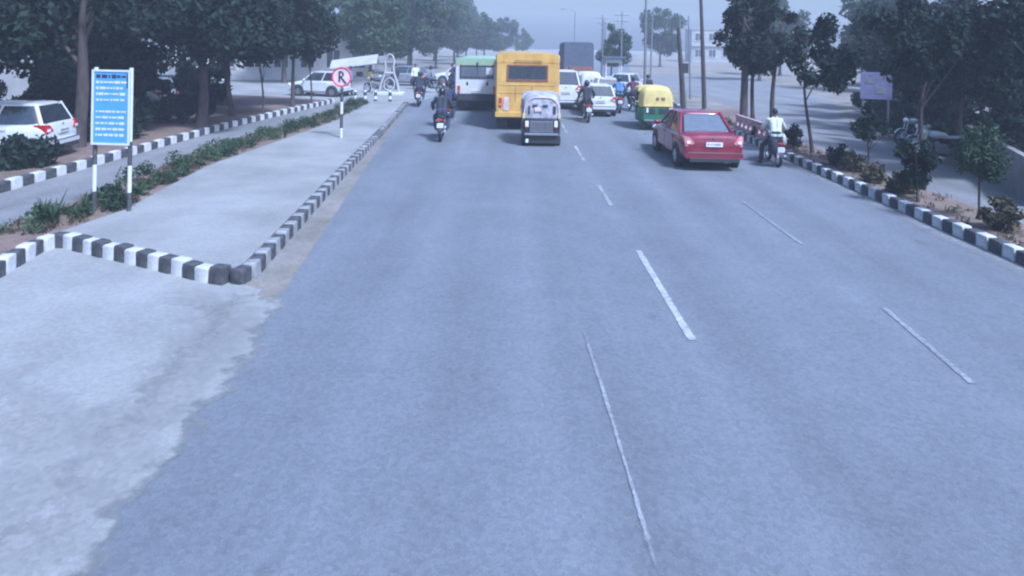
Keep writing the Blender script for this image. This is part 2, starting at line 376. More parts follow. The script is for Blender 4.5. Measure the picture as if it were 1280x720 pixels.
# ------------------------------------------------------------------ vegetation
def leaf_mesh(name, cl, n, size, m, seed, asp=.5, droop=.3):
    """cl: list of clump (x, y, z, radius); n leaves of rhombic blades spread through them"""
    g = np.random.default_rng(seed); cl = np.array(cl, float)
    wts = cl[:, 3] ** 2; idx = g.choice(len(cl), n, p=wts / wts.sum())
    d = g.normal(size=(n, 3)); d /= np.linalg.norm(d, axis=1)[:, None]
    c = cl[idx, :3] + d * (cl[idx, 3] * g.random(n) ** .45)[:, None]
    t = g.normal(size=(n, 3)); t[:, 2] -= droop; t /= np.linalg.norm(t, axis=1)[:, None]
    u = np.cross(t, g.normal(size=(n, 3))); u /= np.linalg.norm(u, axis=1)[:, None]
    s = size * g.uniform(.45, 1.6, n)[:, None]
    V = np.stack([c - t * s, c + u * s * asp, c + t * s, c - u * s * asp], 1).reshape(-1, 3)
    me = bpy.data.meshes.new(name)
    me.vertices.add(4 * n); me.vertices.foreach_set("co", V.ravel())
    me.loops.add(4 * n); me.loops.foreach_set("vertex_index", np.arange(4 * n, dtype=np.int32))
    me.polygons.add(n); me.polygons.foreach_set("loop_start", np.arange(0, 4 * n, 4, dtype=np.int32))
    me.update(calc_edges=True); me.materials.append(m); return me
def crown_clumps(q, c, rad, n, cr):
    out = []
    for _ in range(n):
        while True:
            p = Vector((q.uniform(-1, 1), q.uniform(-1, 1), q.uniform(-1, 1)))
            if .25 < p.length < 1: break
        out.append((c[0] + p.x * rad[0], c[1] + p.y * rad[1], c[2] + p.z * rad[2], cr * q.uniform(.55, 1.3)))
    return out
def trunk_mesh(q, h, r, clumps, m, lean=(0, 0), limbs=9, bend=.12):
    mb = MB(); pts = []; rs = []
    for i in range(9):
        f = i / 8; pts.append((lean[0] * f + bend * math.sin(f * 4 + r * 40) * f, lean[1] * f + bend * .6 * math.sin(f * 5), h * f))
        rs.append(r * (1.35 if i == 0 else 1 - .62 * f) * q.uniform(.94, 1.06))
    mb.tube(pts, rs, 10)
    for c in q.sample(clumps, min(limbs, len(clumps))):
        k = q.randint(4, 8); p = Vector(pts[k]); e = Vector(c[:3]); mid = p.lerp(e, .5) + Vector((q.uniform(-.15, .15), q.uniform(-.15, .15), .1))
        mb.tube([p, mid, e], [rs[k] * .55, rs[k] * .32, .012], 6)
    return mb.mesh("trunk", m, 50)
def tree(name, label, cat, loc, h, r, crown, leafm, n, size, seed, bark=BARK, lean=(0, 0), nc=28, cr=.55, group=None, limbs=9, asp=.5, bend=.12):
    q = random.Random(seed); cl = []
    for c, rad in crown: cl += crown_clumps(q, c, rad, max(3, int(nc / len(crown))), cr)
    t = thing(name, label, cat, loc, 0, group)
    put(trunk_mesh(q, h, r, cl, bark, lean, limbs, bend), "trunk", t)
    put(leaf_mesh("crown", cl, int(n * 1.6), size * .70, leafm, seed, asp), "crown", t)
    return t
G_L = "trees along the left service road"
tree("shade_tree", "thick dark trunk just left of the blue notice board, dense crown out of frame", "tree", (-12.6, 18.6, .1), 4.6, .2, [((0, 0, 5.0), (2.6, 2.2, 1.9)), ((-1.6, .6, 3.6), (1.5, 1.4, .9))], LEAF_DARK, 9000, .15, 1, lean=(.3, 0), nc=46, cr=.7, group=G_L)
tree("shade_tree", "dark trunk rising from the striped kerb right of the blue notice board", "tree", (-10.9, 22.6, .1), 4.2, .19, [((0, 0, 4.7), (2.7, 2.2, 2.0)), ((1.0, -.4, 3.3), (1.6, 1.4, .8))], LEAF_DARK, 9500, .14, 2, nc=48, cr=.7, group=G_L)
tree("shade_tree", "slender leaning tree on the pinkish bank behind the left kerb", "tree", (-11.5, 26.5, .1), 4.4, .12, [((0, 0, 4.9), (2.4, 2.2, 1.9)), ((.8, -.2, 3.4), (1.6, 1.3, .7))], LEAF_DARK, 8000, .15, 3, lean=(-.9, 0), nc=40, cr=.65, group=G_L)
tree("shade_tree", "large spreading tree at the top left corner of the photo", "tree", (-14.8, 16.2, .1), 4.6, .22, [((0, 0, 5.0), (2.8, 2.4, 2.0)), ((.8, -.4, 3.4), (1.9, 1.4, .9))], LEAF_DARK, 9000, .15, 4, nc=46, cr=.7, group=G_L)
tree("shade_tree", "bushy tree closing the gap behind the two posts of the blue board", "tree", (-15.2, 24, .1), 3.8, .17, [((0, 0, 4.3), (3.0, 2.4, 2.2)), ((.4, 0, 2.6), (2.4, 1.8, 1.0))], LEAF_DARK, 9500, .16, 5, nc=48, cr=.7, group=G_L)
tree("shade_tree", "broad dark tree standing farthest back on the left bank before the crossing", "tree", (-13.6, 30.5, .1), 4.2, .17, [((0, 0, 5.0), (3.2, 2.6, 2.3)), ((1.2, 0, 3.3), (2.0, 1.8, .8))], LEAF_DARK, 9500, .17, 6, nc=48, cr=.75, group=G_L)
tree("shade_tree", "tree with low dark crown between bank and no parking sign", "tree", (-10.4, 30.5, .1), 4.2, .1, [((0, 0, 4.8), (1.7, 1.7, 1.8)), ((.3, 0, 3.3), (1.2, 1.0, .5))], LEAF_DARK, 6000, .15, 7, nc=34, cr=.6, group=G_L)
for i, (x, y, lb) in enumerate([(-10.4, 26.8, "thin upright stem with forked top near the striped kerb"), (-9.75, 31.2, "bare black sapling stem closest to the no parking sign")]):
    tree("sapling", lb, "tree", (x, y, .1), 2.6, .05, [((0, 0, 2.7), (.5, .5, .5))], LEAF_DARK, 500, .09, 20 + i, nc=10, cr=.25, group="thin saplings on the left bank", limbs=7)
# shrubs under the trees
def shrub(name, label, loc, rad, n, size, m, seed, group=None, cat="shrub", cr=.22, stems=6, asp=.45):
    q = random.Random(seed); t = thing(name, label, cat, loc, 0, group)
    cl = crown_clumps(q, (0, 0, rad[2]), (rad[0], rad[1], rad[2] * .95), 20, cr)
    mb = MB()
    for c in q.sample(cl, stems): mb.tube([(q.uniform(-.06, .06), q.uniform(-.06, .06), -.05), (c[0] * .5, c[1] * .5, c[2] * .6), c[:3]], [.018, .013, .005], 5)
    mb.build("stem", BARK, t, 50)
    put(leaf_mesh("foliage", cl, n, size, m, seed, asp), "foliage", t)
    return t
G_S = "dark shrubs below the trees on the left bank"
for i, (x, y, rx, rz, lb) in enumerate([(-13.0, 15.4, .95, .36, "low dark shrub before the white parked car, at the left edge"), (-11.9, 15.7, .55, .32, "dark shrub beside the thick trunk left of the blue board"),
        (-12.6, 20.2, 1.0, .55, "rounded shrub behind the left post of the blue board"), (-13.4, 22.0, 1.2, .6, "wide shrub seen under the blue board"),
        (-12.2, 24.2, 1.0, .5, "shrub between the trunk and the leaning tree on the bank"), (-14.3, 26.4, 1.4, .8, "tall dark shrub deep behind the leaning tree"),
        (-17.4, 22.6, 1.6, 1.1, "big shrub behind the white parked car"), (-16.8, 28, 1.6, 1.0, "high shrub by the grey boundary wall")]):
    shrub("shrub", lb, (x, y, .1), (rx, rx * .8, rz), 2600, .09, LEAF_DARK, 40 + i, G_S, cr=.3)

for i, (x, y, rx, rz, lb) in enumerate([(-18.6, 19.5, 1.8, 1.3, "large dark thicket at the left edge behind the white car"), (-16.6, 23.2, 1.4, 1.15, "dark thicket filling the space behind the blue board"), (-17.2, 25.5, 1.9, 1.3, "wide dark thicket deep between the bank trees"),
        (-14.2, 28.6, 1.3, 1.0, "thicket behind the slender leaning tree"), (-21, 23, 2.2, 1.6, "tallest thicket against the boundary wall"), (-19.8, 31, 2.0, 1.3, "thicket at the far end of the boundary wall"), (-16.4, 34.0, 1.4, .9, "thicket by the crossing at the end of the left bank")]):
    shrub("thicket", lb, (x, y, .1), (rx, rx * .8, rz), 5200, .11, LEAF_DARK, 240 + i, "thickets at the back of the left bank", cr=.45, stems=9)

# low planting in the strip beside the side road
def strip_pts(q, n):
    C = [(-7.95, 10.4), (-7.8, 11.9), (-8.2, 16), (-8.15, 20), (-7.5, 25.5), (-7.8, 33)]
    out = []
    for _ in range(n):
        k = q.choices(range(5), [1.6, 4, 4, 5, 7])[0]; f = q.random(); a, b = C[k], C[k + 1]
        out.append((a[0] + (b[0] - a[0]) * f + q.uniform(-.52, .52), a[1] + (b[1] - a[1]) * f))
    return out
q = random.Random(3)
cl = [(x, y, .17 + q.uniform(-.05, .12), q.uniform(.10, .24)) for x, y in strip_pts(q, 190)]
tag(put(leaf_mesh("ground_cover", cl, 19000, .034, LEAF_MID, 3), "ground_cover"), "low green planting filling the strip beside the island", "ground cover", kind="stuff")
cl = [(x, y, .13, .14) for x, y in strip_pts(q, 260)]
tag(put(leaf_mesh("dry_grass", cl, 13000, .06, LEAF_DRY, 4, .14, -1.5), "dry_grass"), "dry yellowish grass among the strip planting", "grass", kind="stuff")
def spiky(label, loc, h, n, seed, m=LEAF_MID, group=None):
    q = random.Random(seed); t = thing("spiky_plant", label, "plant", loc, 0, group); me = {}
    for i in range(n):
        a = 2 * math.pi * i / n + q.uniform(-.3, .3); sp = q.uniform(.1, .5) * h; hh = h * q.uniform(.6, 1.05)
        d = Vector((math.cos(a), math.sin(a), 0)); s_ = Vector((-d.y, d.x, 0)) * .03; mb = MB()
        P = [Vector((0, 0, 0)), d * sp * .35 + Vector((0, 0, hh * .5)), d * sp + Vector((0, 0, hh))]
        mb.loft([[P[0] - s_ * .7, P[0] + s_ * .7], [P[1] - s_, P[1] + s_], [P[2] - s_ * .1, P[2] + s_ * .1]], caps=False, closed=False)
        mb.build("blade", m, t)
    return t
for i, (x, y, h, lb) in enumerate([(-7.75, 10.9, .62, "tallest spiky plant at the near corner of the planting strip"), (-8.15, 11.2, .45, "spiky plant by the side road near the strip corner"),
        (-7.6, 11.5, .5, "spiky plant just behind the tallest one"), (-7.75, 12.6, .4, "spiky plant beyond the left post of the blue board"), (-7.9, 15.6, .42, "spiky plant at the bulge of the planting strip"),
        (-7.7, 17.5, .38, "spiky plant halfway along the strip"), (-7.2, 23.5, .45, "spiky plant close to the no parking sign"), (-7.4, 21, .4, "small spiky plant on the strip beside the pavement edge")]):
    spiky(lb, (x, y, .1), h, 11, 60 + i, group="spiky plants in the strip")

# right median planting
G_R = "trees on the right median"
tree("street_tree", "thickest dark trunk behind the red car on the median", "tree", (8.95, 24.6, .1), 4.8, .17, [((0, 0, 4.4), (1.3, 1.3, 1.9)), ((.5, .2, 3.1), (1.0, .9, .7))], LEAF_DARK, 4030, .12, 71, nc=27, cr=0.425, group=G_R)
tree("street_tree", "slim dark tree next right of the thickest trunk on the median", "tree", (9.7, 25.6, .1), 4.2, .09, [((0, 0, 4.1), (1.0, 1.0, 1.5)), ((.3, 0, 3.0), (.8, .8, .5))], LEAF_DARK, 2480, .12, 72, nc=20, cr=0.383, group=G_R)
tree("street_tree", "tree with slightly curved stem right of the two dark trunks", "tree", (10.3, 25.2, .1), 4.2, .10, [((0, 0, 3.9), (1.2, 1.0, 1.3)), ((-.2, 0, 3.0), (.9, .8, .5))], LEAF_DARK, 2852, .12, 73, nc=21, cr=0.383, lean=(.15, 0), group=G_R)
tree("street_tree", "thin bent tree just right of the motorcyclist in cream shirt", "tree", (9.35, 19.8, .1), 3.2, .055, [((.1, 0, 3.2), (1.1, .9, 1.05)), ((.6, 0, 2.6), (.7, .7, .5))], LEAF_DARK, 2976, .11, 74, nc=23, cr=0.34, lean=(-.25, 0), group=G_R, bend=.2)
tree("sapling", "small round-headed sapling standing on the right median", "tree", (9.2, 16.4, .1), 1.3, .028, [((0, 0, 1.45), (.5, .45, .42))], LEAF_DARK, 930, .075, 75, nc=14, cr=0.17, group=G_R)
tree("sapling", "dark bushy sapling by the kerb, second nearest on the right", "tree", (8.75, 13.7, .1), 1.2, .03, [((0, 0, .95), (.32, .3, .62))], LEAF_DARK, 1054, .075, 76, nc=15, cr=0.17, group=G_R)
tree("sapling", "wispy hanging sapling at the right edge of the median", "tree", (9.05, 12.3, .1), 1.7, .025, [((0, 0, 1.3), (.35, .3, .65))], LEAF_MID, 1100, .08, 77, nc=18, cr=.2, group=G_R, asp=.25)
tree("street_tree", "leafy tree overhanging the median at the upper right", "tree", (10.9, 16.8, .1), 3.4, .07, [((0, 0, 3.5), (1.5, 1.2, 1.2))], LEAF_DARK, 3224, .11, 78, nc=24, cr=0.357, group=G_R, bend=.2)
for i, (x, y, r_, h, mm, lb) in enumerate([(9.1, 20.6, .3, .36, LEAF_DARK, "dark pointed shrub behind the cream shirted rider"), (8.95, 17.6, .26, .3, LEAF_DARK, "small pointed shrub left of the round-headed sapling"),
        (9.15, 17.0, .28, .22, LEAF_DRY, "brownish dry shrub at the foot of the sapling"), (8.85, 14.4, .36, .28, LEAF_DRY, "dry reddish shrub beside the bushy sapling"),
        (8.85, 22.6, .3, .3, LEAF_DARK, "shrub close behind the pink pierced wall"), (8.95, 11.6, .3, .3, LEAF_DRY, "dry shrub at the near end of the median"), (8.85, 15.6, .22, .2, LEAF_DRY, "low dry shrub between the two saplings")]):
    shrub("shrub", lb, (x, y, .1), (r_, r_, h), 700, .06, mm, 90 + i, "shrubs on the right median", cr=.13)
q = random.Random(8); cl = [(q.uniform(8.5, 9.65), q.uniform(8, 30), .14, q.uniform(.06, .14)) for _ in range(220)]
tag(put(leaf_mesh("median_grass", cl, 6000, .05, LEAF_DRY, 9, .16, -1.5), "median_grass"), "dry grass and litter on the red soil of the median", "grass", kind="stuff")

# far verge right of the service road
G_V = "trees and bushes beyond the right service road"
for i, (x, y, h, sc, lb) in enumerate([(14.2, 20.2, 3.9, 1.0, "dark tree over the parked scooters"), (15.9, 25.2, 3.8, 1.0, "tree just behind the purple banner"), (17.6, 29.5, 4.3, 1.1, "tree far along the right verge past the banner"),
        (13.6, 16.6, 3.8, .95, "dark tree in the top right corner of the photo"), (19.8, 34.5, 4.2, 1.1, "last tree of the right verge before the pink building")]):
    tree("verge_tree", lb, "tree", (x, y, 0), h, .12, [((0, 0, h), (1.9 * sc, 1.7 * sc, 1.5 * sc)), ((-.3, 0, h - 1.3), (1.5, 1.3, .6))], LEAF_DARK, 5200, .12, 110 + i, nc=32, cr=.5, group=G_V)
for i, (x, y, r_, lb) in enumerate([(13.9, 20.9, .8, "dark bush behind the white scooters"), (15.0, 23.8, .9, "bush below the purple banner"), (16.6, 27.6, 1.0, "bush halfway along the far edge of the service road"),
        (13.1, 17.6, .7, "bush at the near end of the far verge"), (18.2, 31.8, 1.1, "bush by the far end of the service road")]):
    shrub("bush", lb, (x, y, 0), (r_, r_, .55 * r_ + .15), 2600, .085, LEAF_DARK, 120 + i, G_V, cr=.26)

for i, (x, y, r_, lb) in enumerate([(13.6, 18.4, 1.0, "dense thicket nearest on the far verge, at the right edge of the photo"), (14.6, 21.6, 1.2, "dense thicket behind the parked scooters"), (15.9, 24.9, 1.3, "dense thicket at the foot of the purple banner"),
        (17.4, 28.6, 1.4, "dense thicket halfway along the verge wall"), (19.2, 32.6, 1.4, "dense thicket near the far end of the verge wall"), (21.6, 36.8, 1.6, "dense thicket past the end of the verge wall"), (16.4, 20.2, 1.7, "tall thicket rising behind the verge wall at right"), (19.4, 25.6, 1.9, "tallest thicket behind the verge wall")]):
    shrub("thicket", lb, (x + .5, y, 0), (r_, r_, .7 * r_), 3600, .10, LEAF_DARK, 320 + i, "thickets along the far right verge", cr=.42, stems=9)
tree("verge_tree", "full dark tree behind the verge wall under the top right corner", "tree", (17.2, 21.5, 0), 4.0, .13, [((0, 0, 3.9), (2.3, 2.0, 1.7)), ((-.3, 0, 2.6), (1.7, 1.3, .7))], LEAF_DARK, 4400, .13, 131, nc=36, cr=.55, group=G_V)
tree("verge_tree", "full dark tree behind the purple banner", "tree", (19.6, 28.4, 0), 4.0, .13, [((0, 0, 4.0), (2.3, 2.0, 1.7)), ((-.3, 0, 2.7), (1.7, 1.3, .7))], LEAF_DARK, 4400, .14, 132, nc=36, cr=.55, group=G_V)

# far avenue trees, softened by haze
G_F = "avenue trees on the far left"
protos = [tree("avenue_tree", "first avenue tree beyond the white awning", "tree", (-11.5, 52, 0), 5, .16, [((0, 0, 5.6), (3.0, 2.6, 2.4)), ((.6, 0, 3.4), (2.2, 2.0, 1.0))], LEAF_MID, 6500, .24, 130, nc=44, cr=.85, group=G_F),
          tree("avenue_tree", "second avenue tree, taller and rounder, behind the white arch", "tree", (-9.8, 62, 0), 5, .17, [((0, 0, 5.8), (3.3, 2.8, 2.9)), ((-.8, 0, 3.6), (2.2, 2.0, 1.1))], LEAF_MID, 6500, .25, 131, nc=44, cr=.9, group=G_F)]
for i, (x, y, s_, lb) in enumerate([(-17, 48, 1.25, "big avenue tree rising over the white awning"), (-21, 56, 1.4, "tall avenue tree set back at the far left"), (-15, 66, 1.25, "avenue tree filling the middle of the far left row"),
        (-9.0, 76, 1.0, "avenue tree over the parked traffic left of the white bus"), (-13.5, 84, 1.35, "high avenue tree in the hazy row"), (-8.2, 92, 1.0, "avenue tree just above the white bus roof"),
        (-8.0, 112, 1.05, "hazy avenue tree between the white and yellow buses"), (-12.5, 104, 1.4, "hazy tall tree behind the avenue row"), (-7.5, 136, 1.1, "last hazy avenue tree above the yellow bus"), (-11, 130, 1.4, "dim hazy tree near the end of the avenue"),
        (-4.5, 104, .95, "hazy avenue tree just left of the yellow bus roof"), (-1.5, 122, .9, "faint avenue tree at the end of the row over the yellow bus"), (2.5, 140, .75, "faintest small tree at the tail of the avenue"), (-28, 44, 1.3, "tree rising behind the boundary wall at far left"), (-24, 70, 1.5, "distant tall tree above the left bank")]):
    dup(protos[i % 2], lb, (x, y, 0), rnd.uniform(0, 6), G_F, s_)
G_FR = "hazy trees on the far right"
for i, (x, y, s_, lb) in enumerate([(9.4, 60, .62, "dim round tree right of the dark truck"), (24, 62, .9, "hazy tree above the service road end"), (31, 74, 1.1, "pale hazy tree behind the pole group"), (22, 95, 1.0, "faint tree at the far right of the road"), (28, 48, 1.1, "tree behind the pink building")]):
    dup(protos[i % 2], lb, (x, y, 0), rnd.uniform(0, 6), G_FR, s_)

# ------------------------------------------------------------------ vehicles
def wheel_mesh(r, wd, name_m=ALLOY):
    t = MB(); t.lathe_x((0, 0, 0), [(-wd / 2, r * .62), (-wd / 2, r * .9), (-wd * .35, r), (wd * .35, r), (wd / 2, r * .9), (wd / 2, r * .62), (-wd / 2, r * .62)], 28, False)
    h = MB(); h.lathe_x((0, 0, 0), [(-wd * .42, r * .64), (-wd * .46, r * .58), (-wd * .43, r * .5), (-wd * .47, r * .12), (wd * .47, r * .12), (wd * .43, r * .5), (wd * .46, r * .58), (wd * .42, r * .64)], 28)
    for k in range(5):
        a = 2 * math.pi * k / 5
        for sx in (-1, 1): h.box((sx * wd * .445, r * .34 * math.cos(a), r * .34 * math.sin(a)), (wd * .1, r * .5, r * .15), rx=a)
    return t.mesh("tyre", RUBBER, 40), h.mesh("rim", name_m, 40)
def wheel(parent, x, y, r, wm):
    o = put(wm[0], "wheel", parent, (x, y, r)); put(wm[1], "rim", o); return o
def ring_xz(pts, y): return [(x, y, z) for x, z in pts]

def car(name, label, cat, loc, paint, rear_glass=GLASS, hatch=False, L=4.2, W=.84, H=1.46, group=None, rz=0., rim=ALLOY, tall=0.):
    t = thing(name, label, cat, loc, rz, group); k = L / 4.2
    if hatch: st = [(0, .34, .78, .66), (.04, .28, .92, .78), (.3, .22, 1.0, .83), (1.0, .2, .98, .85), (2.2, .2, .95, .85), (3.1, .2, .93, .84), (3.75, .22, .84, .8), (4.1, .28, .72, .73), (4.2, .36, .6, .6)]
    else: st = [(0, .36, .84, .68), (.05, .30, .95, .79), (.14, .27, 1.0, .82), (.7, .22, 1.0, .845), (1.2, .2, .97, .85), (2.2, .2, .94, .85), (3.1, .2, .92, .84), (3.75, .22, .83, .8), (4.1, .28, .71, .73), (4.2, .36, .6, .6)]
    b = MB(); b.loft([ring_xz(rrect(w_ * W / .85, (zt - zb) / 2 + tall / 2 * (zt > .8), 32, 4.6, 0, (zt + zb) / 2 + tall / 2 * (zt > .8)), y * k) for y, zb, zt, w_ in st])
    b.build("body", paint, t, 35)
    zb, zt = .90 + tall, H - .03
    y0, y1, y2, y3 = ((.12, .42, 2.35, 3.05) if hatch else (.62, 1.28, 2.35, 3.1))
    wb, wt = .755 * W / .85, .575 * W / .85
    def outline(f, grow=0.):
        ya = (y0 + (y1 - y0) * f) * k; yb = (y3 + (y2 - y3) * f) * k; ww = wb + (wt - wb) * f + grow; z = zb + (zt - zb) * f
        yc, hy = (ya + yb) / 2, (yb - ya) / 2 + grow
        return [(p[0], yc + p[1], z) for p in rrect(ww, hy, 32, 7.)]
    g = MB(); g.loft([outline(0), outline(.5, .006), outline(1)]); g.build("window", GLASS, t, 30)
    rf = MB(); top = outline(1, .015)
    rf.loft([[(x, y, zt - .025) for x, y, z in outline(.97, .012)], [(x, y, zt + .012) for x, y, z in top], [(x * .9, (y - 1.7 * k) * .92 + 1.7 * k, H) for x, y, z in top]]); rf.build("roof", paint, t, 45)
    def P(sx, f, e):   # e 0 rear..1 front
        ya = (y0 + (y1 - y0) * f) * k; yb = (y3 + (y2 - y3) * f) * k
        return (sx * (wb + (wt - wb) * f + .004), ya + (yb - ya) * e, zb + (zt - zb) * f)
    for sx in (-1, 1):
        for e, r_ in ((.02, .05), (.5, .03), (.98, .035)):
            a_, b_ = P(sx, 0, e), P(sx, 1, e); MB().tube([(a_[0] * (.985 if e != .5 else 1), a_[1], a_[2]), (b_[0] * (.985 if e != .5 else 1), b_[1], b_[2])], r_, 8).build("pillar", paint, t, 40)
        MB().tube([P(sx, .02, .02), P(sx, .02, .98)], .018, 6).build("belt_trim", paint, t, 40)
    # rear screen, its own pane laid on the sloping back
    rw = MB(); a0, a1 = .10, .90
    def Q(sx, f): return Vector((sx * (wb + (wt - wb) * f) * .86, (y0 + (y1 - y0) * f) * k, zb + (zt - zb) * f))
    nrm = Vector((0, -(zt - zb), (y1 - y0) * k)).normalized() * .022
    pane = [Q(-1, a0), Q(1, a0), Q(1, a1), Q(-1, a1)]
    rw.loft([[p + nrm * .2 for p in pane], [p + nrm for p in pane]]); rw.build("rear_window", rear_glass, t)
    wm = wheel_mesh(.30, .19, rim)
    wx = W - .10
    for sx in (-1, 1):
        for yy in (.78, 3.3): MB().lathe_x((sx * (W - .012), yy * k, .32), [(-.05 * sx, .37), (.02 * sx, .37), (.024 * sx, .34), (.022 * sx, .0001)], 24).build("wheel_arch", BLACKPLASTIC, t, 40)
    for sx in (-1, 1):
        for yy in (.78, 3.3): wheel(t, sx * (wx + .028), yy * k, .30, wm)
    # rear end
    zl = .80 + tall
    for sx in (-1, 1):
        lm = MB(); xw = W - .2
        lm.loft([[(sx * (xw - .12), -.018, zl - .05), (sx * (xw + .13), .02, zl - .14), (sx * (xw + .16), .05, zl + .13), (sx * (xw + .02), .0, zl + .12)],
                 [(sx * (xw - .12), .16, zl - .05), (sx * (xw + .13), .22, zl - .14), (sx * (xw + .16), .32, zl + .13), (sx * (xw + .02), .2, zl + .12)]])
        lo = lm.build("tail_light", PINKLIGHT if not hatch else REDLIGHT, t, 30)
        MB().box((sx * (xw + .045), -.002, zl - .02), (.1, .03, .07)).build("lamp_lens", CLEARLENS, lo)
    bp = MB(); bp.loft([ring_xz(rrect(W - .06, .10, 24, 4, 0, .42), y) for y in (-.045, -.03, .1, .3)]); bp.build("bumper", paint, t, 40)
    MB().box((0, -.05, .505), (W * 1.72, .02, .018)).build("bumper_trim", CHROME, t)
    MB().box((0, -.03, .315), (W * 1.6, .12, .11)).build("lower_valance", BLACKPLASTIC, t, None, .015)
    np_ = MB().box((0, -.033 if not hatch else -.03, .73 + tall * .5), (.44, .014, .12)).build("number_plate", PLATEW, t)
    mk = MB(); q = random.Random(L * 10)
    for i in range(8): mk.box((-.17 + i * .048, -.0425 if not hatch else -.0395, .73 + tall * .5), (q.uniform(.012, .03), .003, .06))
    mk.build("plate_marks", INK, np_)
    bd = MB().lathe_x((0, 0, 0), [(-.004, .03), (.004, .03)], 14).build("badge", CHROME, t)
    bd.rotation_euler = (0, 0, R(90)); bd.location = (0, -.004 if not hatch else .0, .90 + tall * .8)
    if not hatch:
        MB().box((0, .03, .862), (W * 1.1, .05, .012)).build("boot_handle", BLACKPLASTIC, t)
        ln = MB(); ln.box((0, .018, .655), (W * 1.3, .05, .007)); ln.build("boot_seam", BLACKPLASTIC, t)
    for sx in (-1, 1):
        for ya, yb in ((1.12, 2.0), (2.03, 2.92)):
            d = MB().box((sx * (W + .0005), (ya + yb) / 2 * k, .60 + tall / 2), (.012, (yb - ya) * k, .50 + tall), 0).build("door", paint, t, None, .004)
            MB().box((sx * (W + .016), (ya + .12) * k, .80 + tall * .8), (.025, .16, .025)).build("handle", paint, d, None, .006)
        m_ = MB().ell((sx * (W + .07), 2.82 * k, .98 + tall), (.1, .06, .07)).build("mirror", paint, t, 60)
    for sx in (-1, 1): MB().ell((sx * (W - .22), 4.05 * k, .66), (.16, .12, .08)).build("headlight", CLEARLENS, t, 60)
    MB().tube([(W * .5, -.03, .25), (W * .5, .3, .25)], .025, 10).build("exhaust", STEEL, t)
    return t

car("red_sedan", "dark red sedan seen from behind, left rear wheel showing", "car", (5.48, 17.2, 0), REDPAINT, SKYGLASS)
wcar = car("white_hatchback", "white hatchback behind the dark motorcyclist in the middle lane", "car", (4.12, 29.4, 0), WHITEPAINT, hatch=True, L=3.5, W=.76, H=1.45, group="white cars in the traffic", rim=STEEL)
car("white_van", "tall white van mostly hidden by the yellow bus, right of it", "van", (2.78, 32.4, 0), WHITEPAINT, hatch=True, L=4.0, W=.8, H=1.95, tall=.3, rim=STEEL)
dup(wcar, "white car farther ahead behind the riders, right of the hatchback", (5.4, 35.2, 0), 0.06)
dup(wcar, "white car crossing far ahead beyond the kiosk queue", (6.9, 41, 0), -.5)
dup(wcar, "white parked car seen side-on under the trees at the left edge", (-11.95, 17.1, .12), R(96), group="white parked cars on the left bank")
dup(wcar, "white parked car by the pale wall between trunks on the left bank", (-15.2, 31.6, .12), R(100), group="white parked cars on the left bank")
dup(wcar, "white car deep between the trunks left of the leaning tree", (-14.6, 27.4, .12), R(84), group="white parked cars on the left bank")
dup(wcar, "pale car standing by the saplings beyond the striped left kerb", (-9.6, 37.6, .0), R(80), group="white parked cars on the left bank")
dup(wcar, "grey car waiting at the far crossing near the white arch", (-6.3, 47.5, 0), R(80), group="traffic at the far crossing"); recolour([o for o in COL.objects if o.get('label', '').startswith("grey car")][0], {"body", "roof", "pillar", "door", "bumper"}, CL_GREY)
dup(wcar, "white car seen side-on at the far crossing", (-2.6, 50.5, 0), R(90), group="traffic at the far crossing")

